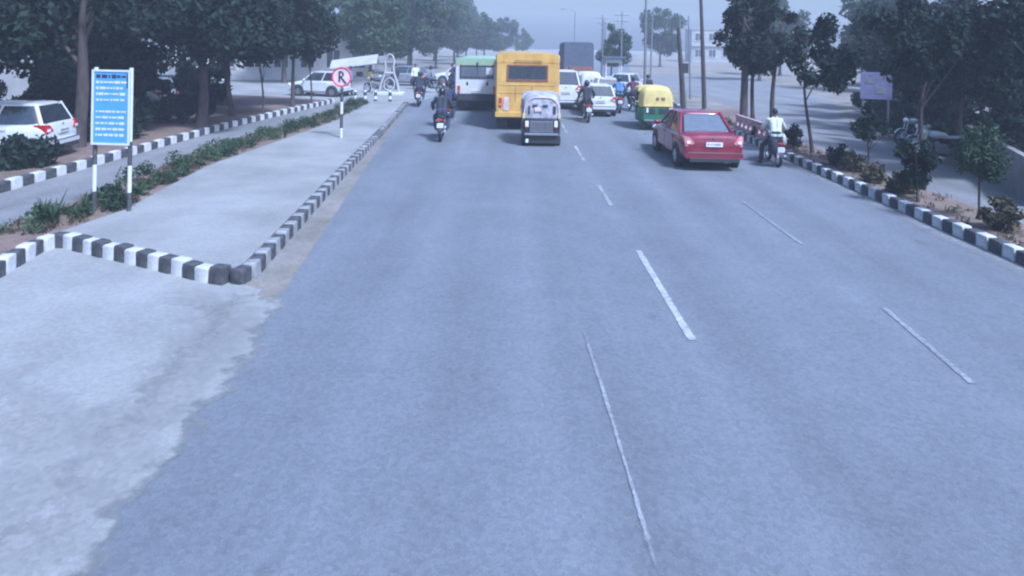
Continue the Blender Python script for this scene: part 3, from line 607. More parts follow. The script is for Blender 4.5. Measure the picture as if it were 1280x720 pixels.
def bus(name, label, loc, W, L, H, paint, roofm, wz, wh, ww, lower, group=None, yellow=False):
    t = thing(name, label, "bus", loc, 0, group); zb = .55
    b = MB(); hw = W / 2
    b.loft([ring_xz(rrect(hw * s_, (H - zb) / 2 * (.98 if s_ < 1 else 1), 40, 9, 0, (H + zb) / 2), y) for y, s_ in ((0, .955), (.05, .99), (.14, 1), (L - .3, 1), (L - .08, .98), (L, .93))]); b.build("body", paint, t, 30)
    r_ = MB(); r_.loft([ring_xz([(x, H - .02 + max(0, z) * .16) if z > 0 else (x, H - .22) for x, z in rrect(hw * .985 * s_, 1, 24, 5)], y) for y, s_ in ((-.012, .985), (.1, 1.018), (L - .1, 1.018), (L, .98))]); r_.build("roof", roofm, t, 40)
    fr = MB(); x, d = ww / 2, .06
    for cx, cz, sx, sz in ((0, wz + wh / 2 + d / 2, ww + 2 * d, d), (0, wz - wh / 2 - d / 2, ww + 2 * d, d), (-x - d / 2, wz, d, wh), (x + d / 2, wz, d, wh)): fr.box((cx, -.012, cz), (sx, .05, sz))
    wn = MB().box((0, -.002, wz), (ww, .04, wh)).build("rear_window", GLASS if yellow else SKYGLASS, t)
    f = fr.build("window_frame", BLACKPLASTIC if not yellow else BROWNP, wn)
    bar = MB().box((ww * .02, -.026, wz), (.035, .02, wh)).build("window_bar", BLACKPLASTIC, wn)
    for sx in (-1, 1):
        n = 5
        for i in range(n):
            y0 = .7 + i * (L - 1.6) / n
            MB().box((sx * (hw + .001), y0 + (L - 1.6) / n / 2, H - .75), (.02, (L - 1.6) / n - .12, .62)).build("side_window", GLASS, t)
        st = MB().box((sx * (hw + .002), L / 2, 1.25), (.014, L - .5, .10)).build("side_stripe", BLACKPLASTIC if yellow else LIMEP, t)
        lp = MB().box((sx * (hw - .2), -.02, 1.08), (.12, .05, .34)).build("tail_light", REDLIGHT, t, None, .01)
        MB().box((sx * (hw - .2), -.048, 1.0), (.09, .014, .09)).build("lamp_lens", AMBER, lp)
        MB().box((sx * (hw - .3), -.006, H - .16), (.09, .03, .05)).build("marker_lamp", AMBER, t)
        MB().box((sx * (hw - .28), .30, .36), (.42, .02, .46)).build("mud_flap", BLACKPLASTIC, t)
    MB().box((0, .1, .62), (W * .99, .3, .2)).build("bumper", lower, t, None, .02)
    MB().box((0, L / 2, .5), (W * .8, L - .6, .24)).build("chassis", BLACKPLASTIC, t)
    np_ = MB().box((0, -.035, .98), (.44, .02, .13)).build("number_plate", PLATEW, t)
    mk = MB()
    for i in range(8): mk.box((-.17 + i * .048, -.047, .98), (.022, .004, .06))
    mk.build("plate_marks", INK, np_)
    wm = wheel_mesh(.40, .26, STEEL)
    for sx in (-1, 1):
        for yy in (1.5, L - 1.1): wheel(t, sx * (hw - .2), yy, .40, wm)
    if yellow:
        MB().box((.18, -.006, 1.42), (.012, .02, .62)).build("hatch_seam", BROWNP, t); MB().box((-.46, -.006, 1.42), (.012, .02, .62)).build("hatch_seam", BROWNP, t)
        MB().box((.12, -.02, 1.45), (.03, .04, .12)).build("hatch_handle", BLACKPLASTIC, t, None, .006)
        MB().tube([(-.5, -.02, H - .22), (-.5, -.06, H - .14), (.5, -.06, H - .14), (.5, -.02, H - .22)], .014, 6).build("grab_rail", BROWNP, t, 40)
        for z_ in (1.75, 1.45): MB().box((0, -.004, z_), (W * .86, .022, .03)).build("panel_rib", paint, t, None, .006)
        for sx in (-1, 1):
            MB().box((sx * (hw - .11), -.01, 1.05), (.10, .03, .62)).build("corner_post", paint, t, None, .01)
            MB().box((sx * (hw - .42), -.012, 1.02), (.2, .03, .5)).build("lower_panel", PINKPALE, t, None, .01)
    else:
        for sx in (-.45, .5): MB().ell((sx, -.01, 1.36), (.05, .03, .1)).build("lamp", BLACKPLASTIC, t, 60)
        MB().box((.62, -.045, wz + .04), (.34, .015, .34)).build("notice", SIGNWHITE, t)
        MB().box((0, .0, .70), (W * .9, .06, .34)).build("black_skirt", BLACKPLASTIC, t, None, .02)
        MB().tube([(.02, -.02, H - .28), (.02, -.05, H - .05)], .035, 8).build("aerial", BLACKPLASTIC, t)
    return t
bus("yellow_bus", "yellow bus with dark rear window in the middle of the road", (.62, 24.4, 0), 2.46, 6.2, 2.82, YELLOW, YELLOW, 2.22, .50, 1.45, YELLOW, yellow=True)
bus("white_bus", "white bus with pale green roof band, left of the yellow bus", (-1.66, 30.7, 0), 2.1, 6.2, 2.42, OFFWHITE, LIMEP, 1.92, .5, 1.5, BLACKPLASTIC)

def auto(name, label, loc, lower, canopy, style, group=None, rz=0.):
    t = thing(name, label, "auto rickshaw", loc, rz, group); hw = .64
    b = MB()
    b.loft([ring_xz(rrect(w_, (zt - zb) / 2, 28, 6, 0, (zt + zb) / 2), y) for y, zb, zt, w_ in ((0, .36, .88, .55), (.05, .32, .93, .60), (.3, .28, .95, hw), (1.0, .28, .86, hw), (1.15, .28, .46, hw), (1.75, .28, .46, .56), (1.9, .30, .92, .52), (2.25, .34, .98, .40), (2.5, .42, .86, .22), (2.56, .5, .75, .12))]); b.build("body", lower, t, 32)
    c = MB(); zt = 1.74
    def arch(w_, h, zlo, n=15): return [(w_ * math.copysign(abs(math.cos(a)) ** .55, math.cos(a)), zlo + h * abs(math.sin(a)) ** .62) for a in [math.pi * k / (n - 1) for k in range(n)]]
    lo = .93
    c.loft([ring_xz(arch(w_, h, lo), y) for y, w_, h in ((.02, .50, .55), (.05, .57, .68), (.16, .63, .77), (.5, .65, .80), (.72, .65, .80))], caps=True)
    c.build("canopy", canopy, t, 35)
    c2 = MB(); c2.loft([ring_xz([(x, z) for x, z in arch(w_, h, 1.5)] , y) for y, w_, h in ((.7, .645, .232), (1.4, .63, .225), (1.95, .56, .18), (2.05, .5, .1))], caps=True)
    c2.build("roof", canopy, t, 35)
    for sx in (-1, 1):
        MB().tube([(sx * .52, 1.9, .9), (sx * .54, 2.0, 1.3), (sx * .52, 1.95, 1.56)], .022, 8).build("post", lower, t, 40)
        MB().tube([(sx * .62, 1.15, .5), (sx * .62, 1.12, 1.56)], .02, 8).build("post", lower, t, 40)
    MB().box((0, 1.99, 1.27), (.98, .015, .52), rx=R(6)).build("windscreen", GLASS, t)
    MB().box((0, .95, .62), (1.1, .5, .14)).build("seat", BLACKPLASTIC, t, None, .03)
    wm = wheel_mesh(.21, .11, STEEL)
    for sx in (-1, 1): wheel(t, sx * .54, .42, .21, wm)
    wheel(t, 0, 2.35, .21, wm)
    MB().tube([(0, 2.35, .22), (0, 2.2, .6)], .03, 8).build("fork", STEEL, t)
    for sx in (-1, 1):
        a = MB(); a.lathe_x((sx * .56, .42, .24), [(-.07, .25), (.07, .25), (.075, .2)], 18); a.build("mudguard", lower, t, 40)
        MB().box((sx * .54, .16, .2), (.2, .015, .22)).build("mud_flap", BLACKPLASTIC, t)
    if style == 0:
        # near vehicle: pale canopy with small panes, dark grille panel, bright lamps and bumper
        for x_, w_, h_ in ((-.40, .055, .26), (-.22, .16, .07), (-.03, .05, .22), (.12, .16, .07), (.42, .08, .26)):
            MB().box((x_, .018, 1.2 if h_ > .1 else 1.33), (w_, .05, h_)).build("canopy_slit", CL_DARK, t)
        MB().box((-.12, .012, 1.22), (.22, .05, .14)).build("canopy_patch", PINKPALE, t)
        for sx in (-1, 1): MB().box((sx * .575, .06, 1.0), (.075, .16, .16)).build("side_panel", YELLOW2, t, None, .01)
        ed = MB(); ed.tube([(x, .025, z) for x, z in arch(.565, .67, lo)], .02, 8); ed.build("canopy_hem", PINKPALE, t, 50)
        g = MB().box((0, -.008, .66), (.74, .03, .36)).build("grille_panel", STEEL, t, None, .008)
        for i in range(6): MB().box((0, -.026, .53 + i * .052), (.70, .012, .014)).build("grille_slat", BLACKPLASTIC, g)
        for sx in (-1, 1):
            l_ = MB().box((sx * .47, -.01, .74), (.11, .06, .2)).build("tail_light", CLEARLENS, t, None, .02)
            MB().box((sx * .47, -.045, .64), (.08, .012, .05)).build("lamp_lens", REDLIGHT, l_)
        MB().box((0, -.06, .42), (1.10, .06, .075)).build("bumper", CHROME, t, None, .015)
        MB().box((0, .05, .24), (1.0, .05, .24)).build("rear_flap", BLACKPLASTIC, t)
        MB().box((-.46, .0, .2), (.09, .03, .12)).build("reflector", CLEARLENS, t)
    else:
        for x_, w_ in ((-.02, .10), (.16, .05), (.24, .05)): MB().box((x_, .012, 1.26), (w_, .03, .10)).build("canopy_print", BROWNP, t)
        MB().box((0, -.004, .98), (1.1, .05, .03)).build("canopy_hem", YELLOW2, t)
        for x_ in (-.3, .22): MB().box((x_, -.006, .78), (.36, .03, .2)).build("vent_panel", BLACKPLASTIC, t)
        for x_ in (-.42, .47): MB().box((x_, -.02, .82), (.07, .04, .2)).build("tail_light", CLEARLENS, t)
        MB().box((0, -.05, .42), (1.1, .06, .06)).build("bumper", STEEL, t, None, .01)
    return t
auto("auto_rickshaw", "auto rickshaw with pale arched canopy and black grille right behind the yellow bus", (1.0, 20.75, 0), BLACKPAINT, mat("grey_canvas", (.27, .26, .28), .85, var=.25, scale=5, col2=(.40, .38, .40)), 0)
auto("auto_rickshaw", "yellow canopied green auto rickshaw in front of the red car", (5.75, 25.0, 0), GREENP, YELLOW2, 1)
fa = auto("auto_rickshaw", "far pale auto rickshaw among the riders ahead", (4.6, 36.5, 0), GREENP, OFFWHITE, 1, rz=.1)

# covered truck far ahead
t = thing("truck", "tall dark covered truck in the haze beyond the buses", "truck", (5.25, 50, 0))
MB().loft([ring_xz(rrect(1.16, 1.25, 24, 9, 0, 2.2), y) for y in (0, 5)]).build("cargo_cover", SLATE, t, 30)
MB().box((0, 6.0, 1.6), (2.2, 1.7, 2.1)).build("cab", SLATE, t, None, .1)
MB().box((0, 2.8, .8), (2.0, 7, .3)).build("chassis", BLACKPLASTIC, t)
MB().box((0, -.03, 1.25), (2.2, .06, .6)).build("tailgate", BROWNP, t)
wm = wheel_mesh(.5, .3, STEEL)
for sx in (-1, 1):
    for yy in (1.2, 5.9): wheel(t, sx * .95, yy, .5, wm)

# ------------------------------------------------------------------ motorcycles
def motorcycle(name, label, loc, rz=0., paint=BLACKPAINT, group=None):
    t = thing(name, label, "motorcycle", loc, rz, group); r_ = .30
    tm = MB(); 
    tm.lathe_x((0, 0, 0), [(-.045, r_ * .78), (-.05, r_ * .9), (-.02, r_), (.02, r_), (.05, r_ * .9), (.045, r_ * .78), (-.045, r_ * .78)], 26, False); tyre = tm.mesh("tyre", RUBBER, 40)
    rm = MB(); rm.lathe_x((0, 0, 0), [(-.03, r_ * .79), (-.035, r_ * .70), (.035, r_ * .70), (.03, r_ * .79), (-.03, r_ * .79)], 26, False); rm.lathe_x((0, 0, 0), [(-.06, .05), (.06, .05)], 12)
    for k in range(10): rm.box((0, r_ * .4 * math.cos(k * .628), r_ * .4 * math.sin(k * .628)), (.015, r_ * .62, .012), rx=k * .628)
    rim = rm.mesh("rim", ALLOY, 40)
    for y in (-.64, .66): wheel(t, 0, y, r_, (tyre, rim))
    f = MB(); f.tube([(0, .5, .86), (0, .3, .62), (0, .1, .32), (0, -.2, .32), (0, -.35, .6), (0, -.75, .74)], .022, 8); f.tube([(0, .48, .82), (0, -.1, .78), (0, -.4, .68)], .02, 8)
    for sx in (-1, 1): f.tube([(sx * .07, -.25, .34), (sx * .07, -.64, .30)], .022, 8); f.tube([(sx * .09, -.64, .32), (sx * .1, -.5, .66)], .025, 8)
    f.build("frame", BLACKPLASTIC, t, 40)
    MB().loft([[(x, y, z) for x, z in rrect(w_, h, 16, 2.6, 0, zc)] for y, w_, h, zc in ((-.08, .06, .05, .80), (.0, .12, .09, .83), (.22, .14, .11, .86), (.38, .11, .09, .86), (.46, .05, .05, .85))]).build("tank", paint, t, 60)
    MB().loft([[(x, y, z) for x, z in rrect(w_, h, 16, 3, 0, zc)] for y, w_, h, zc in ((-.82, .06, .03, .84), (-.74, .11, .04, .83), (-.4, .14, .05, .80), (-.1, .11, .045, .79), (-.02, .07, .03, .80))]).build("seat", BLACKPLASTIC, t, 60)
    e = MB(); e.box((0, .08, .44), (.2, .26, .26)); e.lathe_x((0, -.05, .38), [(-.16, .09), (.16, .09)], 16); e.box((0, .2, .55), (.16, .14, .16), rx=R(-25)); e.build("engine", STEEL, t, 40, .01)
    fk = MB()
    for sx in (-1, 1): fk.tube([(sx * .08, .66, .30), (sx * .08, .46, .98)], .024, 8)
    fk.build("fork", CHROME, t, 40)
    h = MB(); h.tube([(-.36, .30, 1.0), (-.22, .40, 1.03), (0, .45, 1.0), (.22, .40, 1.03), (.36, .30, 1.0)], .014, 8); h.build("handlebar", BLACKPLASTIC, t, 40)
    for sx in (-1, 1):
        m_ = MB(); m_.tube([(sx * .26, .4, 1.03), (sx * .34, .40, 1.18)], .007, 6); m_.ell((sx * .36, .40, 1.22), (.06, .015, .04), 10, 6); m_.build("mirror", BLACKPLASTIC, t, 50)
        MB().ell((sx * .14, -.74, .72), (.03, .03, .025), 8, 6).build("indicator", AMBER, t, 50)
        MB().tube([(sx * .12, -.05, .32), (sx * .2, -.05, .32)], .014, 6).build("foot_peg", STEEL, t)
    fd = MB(); fd.loft([[(x, -.64 + (r_ + .04) * math.cos(a), .3 + (r_ + .04) * math.sin(a)) for x in (-.06, .06)] for a in [R(95 + 10 * k) for k in range(9)]], caps=False, closed=False); fd.build("rear_fender", paint, t, 50)
    fd = MB(); fd.loft([[(x, .66 + (r_ + .03) * math.cos(a), .3 + (r_ + .03) * math.sin(a)) for x in (-.055, .055)] for a in [R(30 + 12 * k) for k in range(10)]], caps=False, closed=False); fd.build("front_fender", paint, t, 50)
    MB().box((0, -.86, .76), (.16, .05, .07)).build("tail_light", REDLIGHT, t, None, .015)
    np_ = MB().box((0, -.93, .58), (.2, .012, .15), rx=R(-12)).build("number_plate", PLATEW, t)
    mk = MB()
    for j in (0, 1):
        for i in range(4): mk.box((-.06 + .04 * i, -.939 + .012 * j - .006, .55 + .06 * j), (.02, .004, .035), rx=R(-12))
    mk.build("plate_marks", INK, np_)
    ex = MB(); ex.tube([(.09, .2, .4), (.12, .1, .26), (.13, -.3, .28), (.15, -.8, .38)], [.02, .025, .045, .045], 10); ex.build("exhaust", CHROME, t, 40)
    MB().ell((0, .56, .90), (.09, .07, .09)).build("headlight", CLEARLENS, t, 60)
    return t
mc = motorcycle("motorcycle", "black motorcycle carrying the rider nearest the white bus", (-2.38, 22.1, 0), R(3), group="motorcycles in the traffic")
MC = [("motorcycle second ahead on the left, just past the nearest rider", (-2.5, 25.4, 0), R(2)), ("far small motorcycle at the left side of the road", (-4.75, 33.2, 0), R(4)),
      ("motorcycle of the dark rider in front of the white hatchback", (3.3, 27.9, 0), 0.), ("motorcycle on the right of the white hatchback", (5.35, 31.8, 0), R(-4)), ("motorcycle beside the yellow auto rickshaw, to its left", (6.2, 32.5, 0), R(3)),
      ("motorcycle waiting left at the far crossing", (-5.2, 41.5, 0), R(70)), ("motorcycle parked near the white arch", (-8.6, 40.5, 0), R(60)), ("motorcycle ahead of the white bus on its left", (-3.4, 38.5, 0), R(10)), ("motorcycle farthest up the road between cars", (3.9, 43, 0), 0.)]
for lb, loc, rz in MC: dup(mc, lb, loc, rz)
mright = dup(mc, "black motorcycle stopped by the right kerb under the cream shirted rider", (7.66, 18.6, 0), R(-9))
G_SC = "white scooters parked on the far verge"
for i, (x, y, lb) in enumerate([(12.9, 19.0, "white fronted scooter parked nearest on the far verge"), (13.7, 20.6, "white scooter parked second along the far verge"), (14.3, 22.3, "white scooter parked third along the far verge")]):
    o = dup(mc, lb, (x, y, 0), R(75 + 9 * i), group=G_SC); o['category'] = "scooter"; recolour(o, {"tank", "rear_fender", "front_fender", "seat"}, WHITEPAINT)

# ------------------------------------------------------------------ people
def limb(mb, pts, rs, grow=0.):
    for a, b, ra, rb in zip(pts, pts[1:], rs, rs[1:]): mb.capsule(a, b, ra + grow, rb + grow)
def hand(mb, wrist, fwd, side, curl):
    w_, f, s_ = Vector(wrist), Vector(fwd).normalized(), Vector(side).normalized(); d = f.cross(s_)
    if d.z > 0: d = -d
    palm = w_ + f * .085
    mb.capsule(w_ + f * .02 - s_ * .018, palm - s_ * .022, .018, .018); mb.capsule(w_ + f * .02 + s_ * .018, palm + s_ * .022, .018, .018)
    for i, l in enumerate((.068, .078, .074, .058)):
        b0 = palm + s_ * (.033 - .022 * i); b1 = b0 + (f * (1 - curl) + d * curl).normalized() * l * .55; b2 = b1 + (f * (1 - 1.9 * curl) + d * curl).normalized() * l * .5
        mb.capsule(b0, b1, .0098, .009, 8); mb.capsule(b1, b2, .009, .008, 8)
    t0 = w_ + f * .03 + s_ * .03; t1 = t0 + (f * .6 + s_ * .5 + d * .5).normalized() * .045; mb.capsule(t0, t1, .012, .010, 8); mb.capsule(t1, t1 + (f * .8 + d * .5).normalized() * .03, .010, .009, 8)
def figure_meshes(J, seedname):
    """J: joints in metres. Returns body, top, trousers, shoe, hair, helmet meshes"""
    body, top, tr, sh = MB(), MB(), MB(), dict(L=MB(), R=MB())
    V = {k: Vector(v) for k, v in J.items() if isinstance(v, tuple)}
    hip, chest, neck, head = V['hip'], V['chest'], V['neck'], V['head']
    def tors(mb, g):
        for sx in (-1, 1):
            o = Vector((sx, 0, 0))
            limb(mb, [hip + o * .075, (hip + chest) / 2 + o * .07, chest + o * .085, neck + o * .05 - Vector((0, 0, .05))], [.105, .095, .105, .06], g)
            mb.capsule(chest + o * .08 + Vector((0, 0, .06)), V['shoulder' + 'LR'[sx > 0]], .085 + g, .06 + g)
    tors(body, 0); tors(top, .014)
    body.capsule(neck - Vector((0, 0, .06)), head - Vector((0, 0, .07)), .058, .055)
    body.ell(head, (.078, .096, .118)); fw = Vector(J.get('face', (0, 1, 0))).normalized()
    body.ell(head + fw * .04 - Vector((0, 0, .055)), (.055, .058, .055)); body.capsule(head + fw * .095 + Vector((0, 0, .01)), head + fw * .108 - Vector((0, 0, .025)), .010, .014, 8)
    body.capsule(head + fw * .094 - Vector((.02, 0, .062)), head + fw * .094 - Vector((-.02, 0, .062)), .008, .008, 8)
    for sx in (-1, 1): body.ell(head + Vector((sx * .08, -.005, -.01)), (.014, .022, .032), 8, 6)
    for s_, sx in (('L', -1), ('R', 1)):
        arm = [V['shoulder' + s_], V['elbow' + s_], V['wrist' + s_]]
        limb(body, arm, [.052, .042, .029]); limb(top, arm[:2] + ([arm[1].lerp(arm[2], .8)] if J.get('long', True) else []), [.054, .046, .040], .014)
        if not J.get('long', True): pass
        hand(body, arm[2], J.get('handdir', (0, 1, -.1)), (-sx, 0, .0) if J.get('palm', 'down') == 'down' else (0, 1, 0), J.get('curl', .5))
        leg = [hip + Vector((sx * .09, 0, -.03)), V['knee' + s_], V['ankle' + s_]]
        limb(body, leg, [.085, .055, .038]); limb(tr, leg[:2] + [leg[1].lerp(leg[2], .95)], [.088, .064, .055], .014)
        limb(body, [V['ankle' + s_], V['toe' + s_]], [.036, .03])
        hb = V['ankle' + s_] - Vector((0, .05, .045)); limb(sh[s_], [hb, V['toe' + s_] - Vector((0, 0, .005))], [.042, .038])
    for sx in (-1, 1): tr.capsule(hip + Vector((sx * .07, 0, .06)), hip + Vector((sx * .08, 0, -.05)), .112, .108)
    hr = MB(); hr.ell(head + Vector((0, -.014, .03)), (.088, .100, .108))
    hm = MB(); hm.ell(head + Vector((0, -.01, .02)), (.125, .142, .14), 18, 11); hm.ell(head + Vector((0, .02, -.07)), (.11, .115, .09), 16, 8)
    vz = MB(); vz.ell(head + Vector((0, .055, -.005)), (.105, .095, .06), 16, 8)
    return dict(body=fuse(body, "body", SKIN, .009), shirt=fuse(top, "shirt", CL_DARK, .013), trousers=fuse(tr, "trousers", CL_DARK, .013), shoe=[fuse(sh[k], "shoe", BLACKPLASTIC, .012) for k in "LR"],
                hair=hr.mesh("hair", HAIR, 60), helmet=fuse(hm, "helmet", BLACKPAINT, .014), visor=vz.mesh("visor", GLASS, 60))
RIDE = dict(hip=(0, -.22, .94), chest=(0, -.08, 1.30), neck=(0, -.03, 1.47), head=(0, .02, 1.63), shoulderL=(-.19, -.06, 1.40), shoulderR=(.19, -.06, 1.40), elbowL=(-.33, .04, 1.17), elbowR=(.33, .04, 1.17),
            wristL=(-.325, .21, 1.045), wristR=(.325, .21, 1.045), kneeL=(-.24, .16, .76), kneeR=(.24, .16, .76), ankleL=(-.19, -.06, .40), ankleR=(.19, -.06, .40), toeL=(-.19, .10, .37), toeR=(.19, .10, .37), curl=.62, handdir=(0, 1, -.25))
STOP = dict(RIDE, kneeL=(-.34, .06, .56), ankleL=(-.40, -.02, .10), toeL=(-.42, .14, .05), chest=(0, -.12, 1.32), neck=(0, -.10, 1.49), head=(0, -.06, 1.65))
PIL = dict(RIDE, hip=(0, -.60, .97), chest=(0, -.52, 1.34), neck=(0, -.48, 1.51), head=(0, -.45, 1.67), shoulderL=(-.18, -.5, 1.44), shoulderR=(.18, -.5, 1.44), elbowL=(-.27, -.38, 1.18), elbowR=(.27, -.38, 1.18), wristL=(-.2, -.2, 1.06), wristR=(.2, -.2, 1.06),
           kneeL=(-.26, -.24, .80), kneeR=(.26, -.24, .80), ankleL=(-.22, -.42, .44), ankleR=(.22, -.42, .44), toeL=(-.23, -.27, .40), toeR=(.23, -.27, .40))
STAND = dict(hip=(0, 0, .94), chest=(0, 0, 1.30), neck=(0, 0, 1.48), head=(0, .02, 1.64), shoulderL=(-.19, 0, 1.41), shoulderR=(.19, 0, 1.41), elbowL=(-.25, -.03, 1.13), elbowR=(.25, -.03, 1.13), wristL=(-.25, .06, .88), wristR=(.25, .04, .88),
             kneeL=(-.11, .04, .50), kneeR=(.11, .10, .50), ankleL=(-.11, -.08, .09), ankleR=(.12, .12, .09), toeL=(-.12, .07, .05), toeR=(.13, .27, .05), curl=.25, handdir=(0, .2, -1), palm='side')
FIG = {}
def person(pose, label, loc, rz=0., shirt=None, trousers=None, head='helmet', group=None):
    key = id(pose)
    if key not in FIG: FIG[key] = figure_meshes(pose, str(key))
    F = FIG[key]; t = thing("person", label, "person", loc, rz, group)
    put(F['body'], "body", t)
    for nm, m_ in (('shirt', shirt), ('trousers', trousers)):
        o = put(F[nm], nm, t)
        if m_: o.material_slots[0].link = 'OBJECT'; o.material_slots[0].material = m_
    for sh_ in F['shoe']: put(sh_, "shoe", t)
    if head == 'helmet': h = put(F['helmet'], "helmet", t); put(F['visor'], "visor", h)
    else: put(F['hair'], "hair", t)
    return t
person(RIDE, "rider in dark jacket on the motorcycle nearest the white bus", (-2.38, 22.1, 0), R(3), CL_DARK, CL_NAVY)
person(RIDE, "rider on the second motorcycle ahead on the left", (-2.5, 25.4, 0), R(2), CL_NAVY, CL_DARK)
person(PIL, "pillion in navy shirt behind the second rider on the left", (-2.5, 25.4, 0), R(2), CL_NAVY, CL_DARK, 'hair')
person(RIDE, "small far rider at the left side of the road", (-4.75, 33.2, 0), R(4), CL_DARK, CL_NAVY)
person(RIDE, "dark clothed rider in front of the white hatchback", (3.3, 27.9, 0), 0., CL_DARK, CL_DARK)
person(RIDE, "rider right of the white hatchback in blue shirt", (5.35, 31.8, 0), R(-4), CL_BLUE, CL_DARK)
person(RIDE, "rider in maroon left of the yellow auto rickshaw", (6.2, 32.5, 0), R(3), CL_MAROON, CL_DARK)
person(STOP, "rider in cream shirt and dark trousers stopped at the right kerb", (7.66, 18.6, 0), R(-9), CL_CREAM, CL_DARK, 'hair')
person(RIDE, "rider waiting at the far crossing on the left", (-5.2, 41.5, 0), R(70), CL_GREY, CL_DARK)
person(RIDE, "rider ahead of the white bus on its left", (-3.4, 38.5, 0), R(10), CL_DARK, CL_NAVY)
person(RIDE, "rider farthest up the road between cars", (3.9, 43, 0), 0., CL_GREY, CL_DARK)
for i, (x, y, a, s_, tr_, lb) in enumerate([(-7.9, 43.5, 30, CL_DARK, CL_NAVY, "pedestrian in dark clothes by the white awning"), (-6.6, 44, 200, CL_CREAM, CL_DARK, "pedestrian in cream shirt at the far crossing"), (-4.2, 45.5, 90, CL_MAROON, CL_DARK, "pedestrian in maroon walking over the far crossing"),
        (-9.6, 38.2, 120, CL_BLUE, CL_DARK, "pedestrian in blue standing near the white arch"), (7.3, 34.2, 10, CL_DARK, CL_DARK, "pedestrian in dark clothes at the kerb before the poles")]):
    person(STAND, lb, (x, y, .01), R(a), s_, tr_, 'hair', "people standing about the crossing")
for o in [o for o in COL.objects if o.get('label', '') in ("rider in cream shirt and dark trousers stopped at the right kerb", "black motorcycle stopped by the right kerb under the cream shirted rider")]: o.scale = (.9, .9, .9)
# white bag hanging at the stopped motorcycle
t = thing("carrier_bag", "white carrier bag hanging from the stopped motorcycle's right side", "bag", (7.99, 18.75, .55), R(-9))
MB().loft([[(x, y_, z) for x, y_ in rrect(w_, d_, 14, 3)] for z, w_, d_ in ((0, .07, .12), (.04, .09, .15), (.16, .085, .14), (.26, .05, .09), (.3, .02, .03))]).build("sack", WHITEPAINT, t, 60)
MB().tube([(-.02, -.03, .29), (-.08, 0, .40), (-.02, .03, .29)], .006, 6).build("handle", WHITEPAINT, t, 60)
# dark pannier on the same motorcycle
t = thing("saddle_bag", "dark cloth saddle bag slung over the stopped motorcycle's left side", "bag", (7.37, 17.95, .42), R(-9))
MB().loft([[(x, y_, z) for x, y_ in rrect(w_, d_, 16, 4)] for z, w_, d_ in ((0, .08, .18), (.04, .11, .22), (.34, .10, .22), (.4, .06, .19))]).build("pouch", CL_DARK, t, 60)
MB().box((.12, 0, .43), (.3, .1, .012)).build("strap", CL_DARK, t)

# ------------------------------------------------------------------ signs and street furniture
def banded_post(parent, x, y, h, bands, r_=.035):
    p = MB().tube([(x, y, 0), (x, y, h)], r_, 12).build("post", SIGNWHITE, parent, 40)
    for z0, z1 in bands: MB().tube([(x, y, z0), (x, y, z1)], r_ + .003, 12).build("painted_band", KBLACK, p, 40)
    return p
sg = thing("notice_board", "blue notice board with lines of white text on two striped posts", "sign", (-7.36, 11.85, .13), R(-4))
for sx in (-.34, .34): banded_post(sg, sx, 0, 2.66, ((0, .36), (.86, 1.3)))
bd = MB().box((0, -.05, 1.93), (.72, .03, 1.38)).build("board", BLUESIGN, sg, None, .004)
fr = MB()
for c, d in (((0, -.072, 2.605), (.74, .016, .035)), ((0, -.072, 1.255), (.74, .016, .035)), ((-.352, -.072, 1.93), (.035, .016, 1.314)), ((.352, -.072, 1.93), (.035, .016, 1.314))): fr.box(c, d)
fr.build("board_frame", SIGNWHITE, bd)
q = random.Random(5); tx = MB(); dk = MB()
for r_ in range(11):
    z = 2.50 - r_ * .108; x = -.29
    tgt = dk if r_ in (0,) else tx
    while x < .24:
        l = q.uniform(.03, .11); hgt = .05 if r_ else .075
        if r_ == 5: break
        tgt.box((x + l / 2, -.0675, z), (l, .004, hgt * q.uniform(.5, 1)))
        x += l + q.uniform(.015, .03)
tx.build("lettering", SIGNWHITE, bd); dk.build("heading", INK, bd)
ar = MB().box((.315, -.069, 2.42), (.03, .006, .26)).build("arrow_bar", INK, bd)

ns = thing("no_parking_sign", "round white no parking sign with struck-out P on a black and white post", "sign", (-5.55, 21.0, .15), 0)
banded_post(ns, 0, 0, 2.0, ((.32, .78), (1.18, 1.62)), .045)
d_ = MB(); d_.loft([[(.33 * math.cos(a), y, 2.0 + .33 * math.sin(a)) for a in [2 * math.pi * k / 32 for k in range(32)]] for y in (-.05, -.065)]); disc = d_.build("disc", mat("pinkish_white", (.66, .50, .55), .5, var=.08), ns, 30)
rg = MB(); rg.tube([(.305 * math.cos(a), -.068, 2.0 + .305 * math.sin(a)) for a in [2 * math.pi * k / 32 for k in range(33)]], .028, 6); rg.build("red_ring", SIGNRED, disc, 50)
pp = MB(); pp.box((-.075, -.072, 2.0), (.055, .01, .34))
arc = [(-.05 + .10 * math.cos(a), -.072, 2.085 + .085 * math.sin(a)) for a in [R(-90 + 18 * k) for k in range(11)]]
pp.tube(arc, .024, 6); pp.box((-.045, -.0725, 2.17), (.06, .009, .048)); pp.box((-.045, -.0725, 2.0), (.06, .009, .048)); pp.build("letter_p", INK, disc)
MB().box((.055, -.082, 1.9), (.05, .008, .30), ry=R(-38)).build("strike_bar", INK, disc)

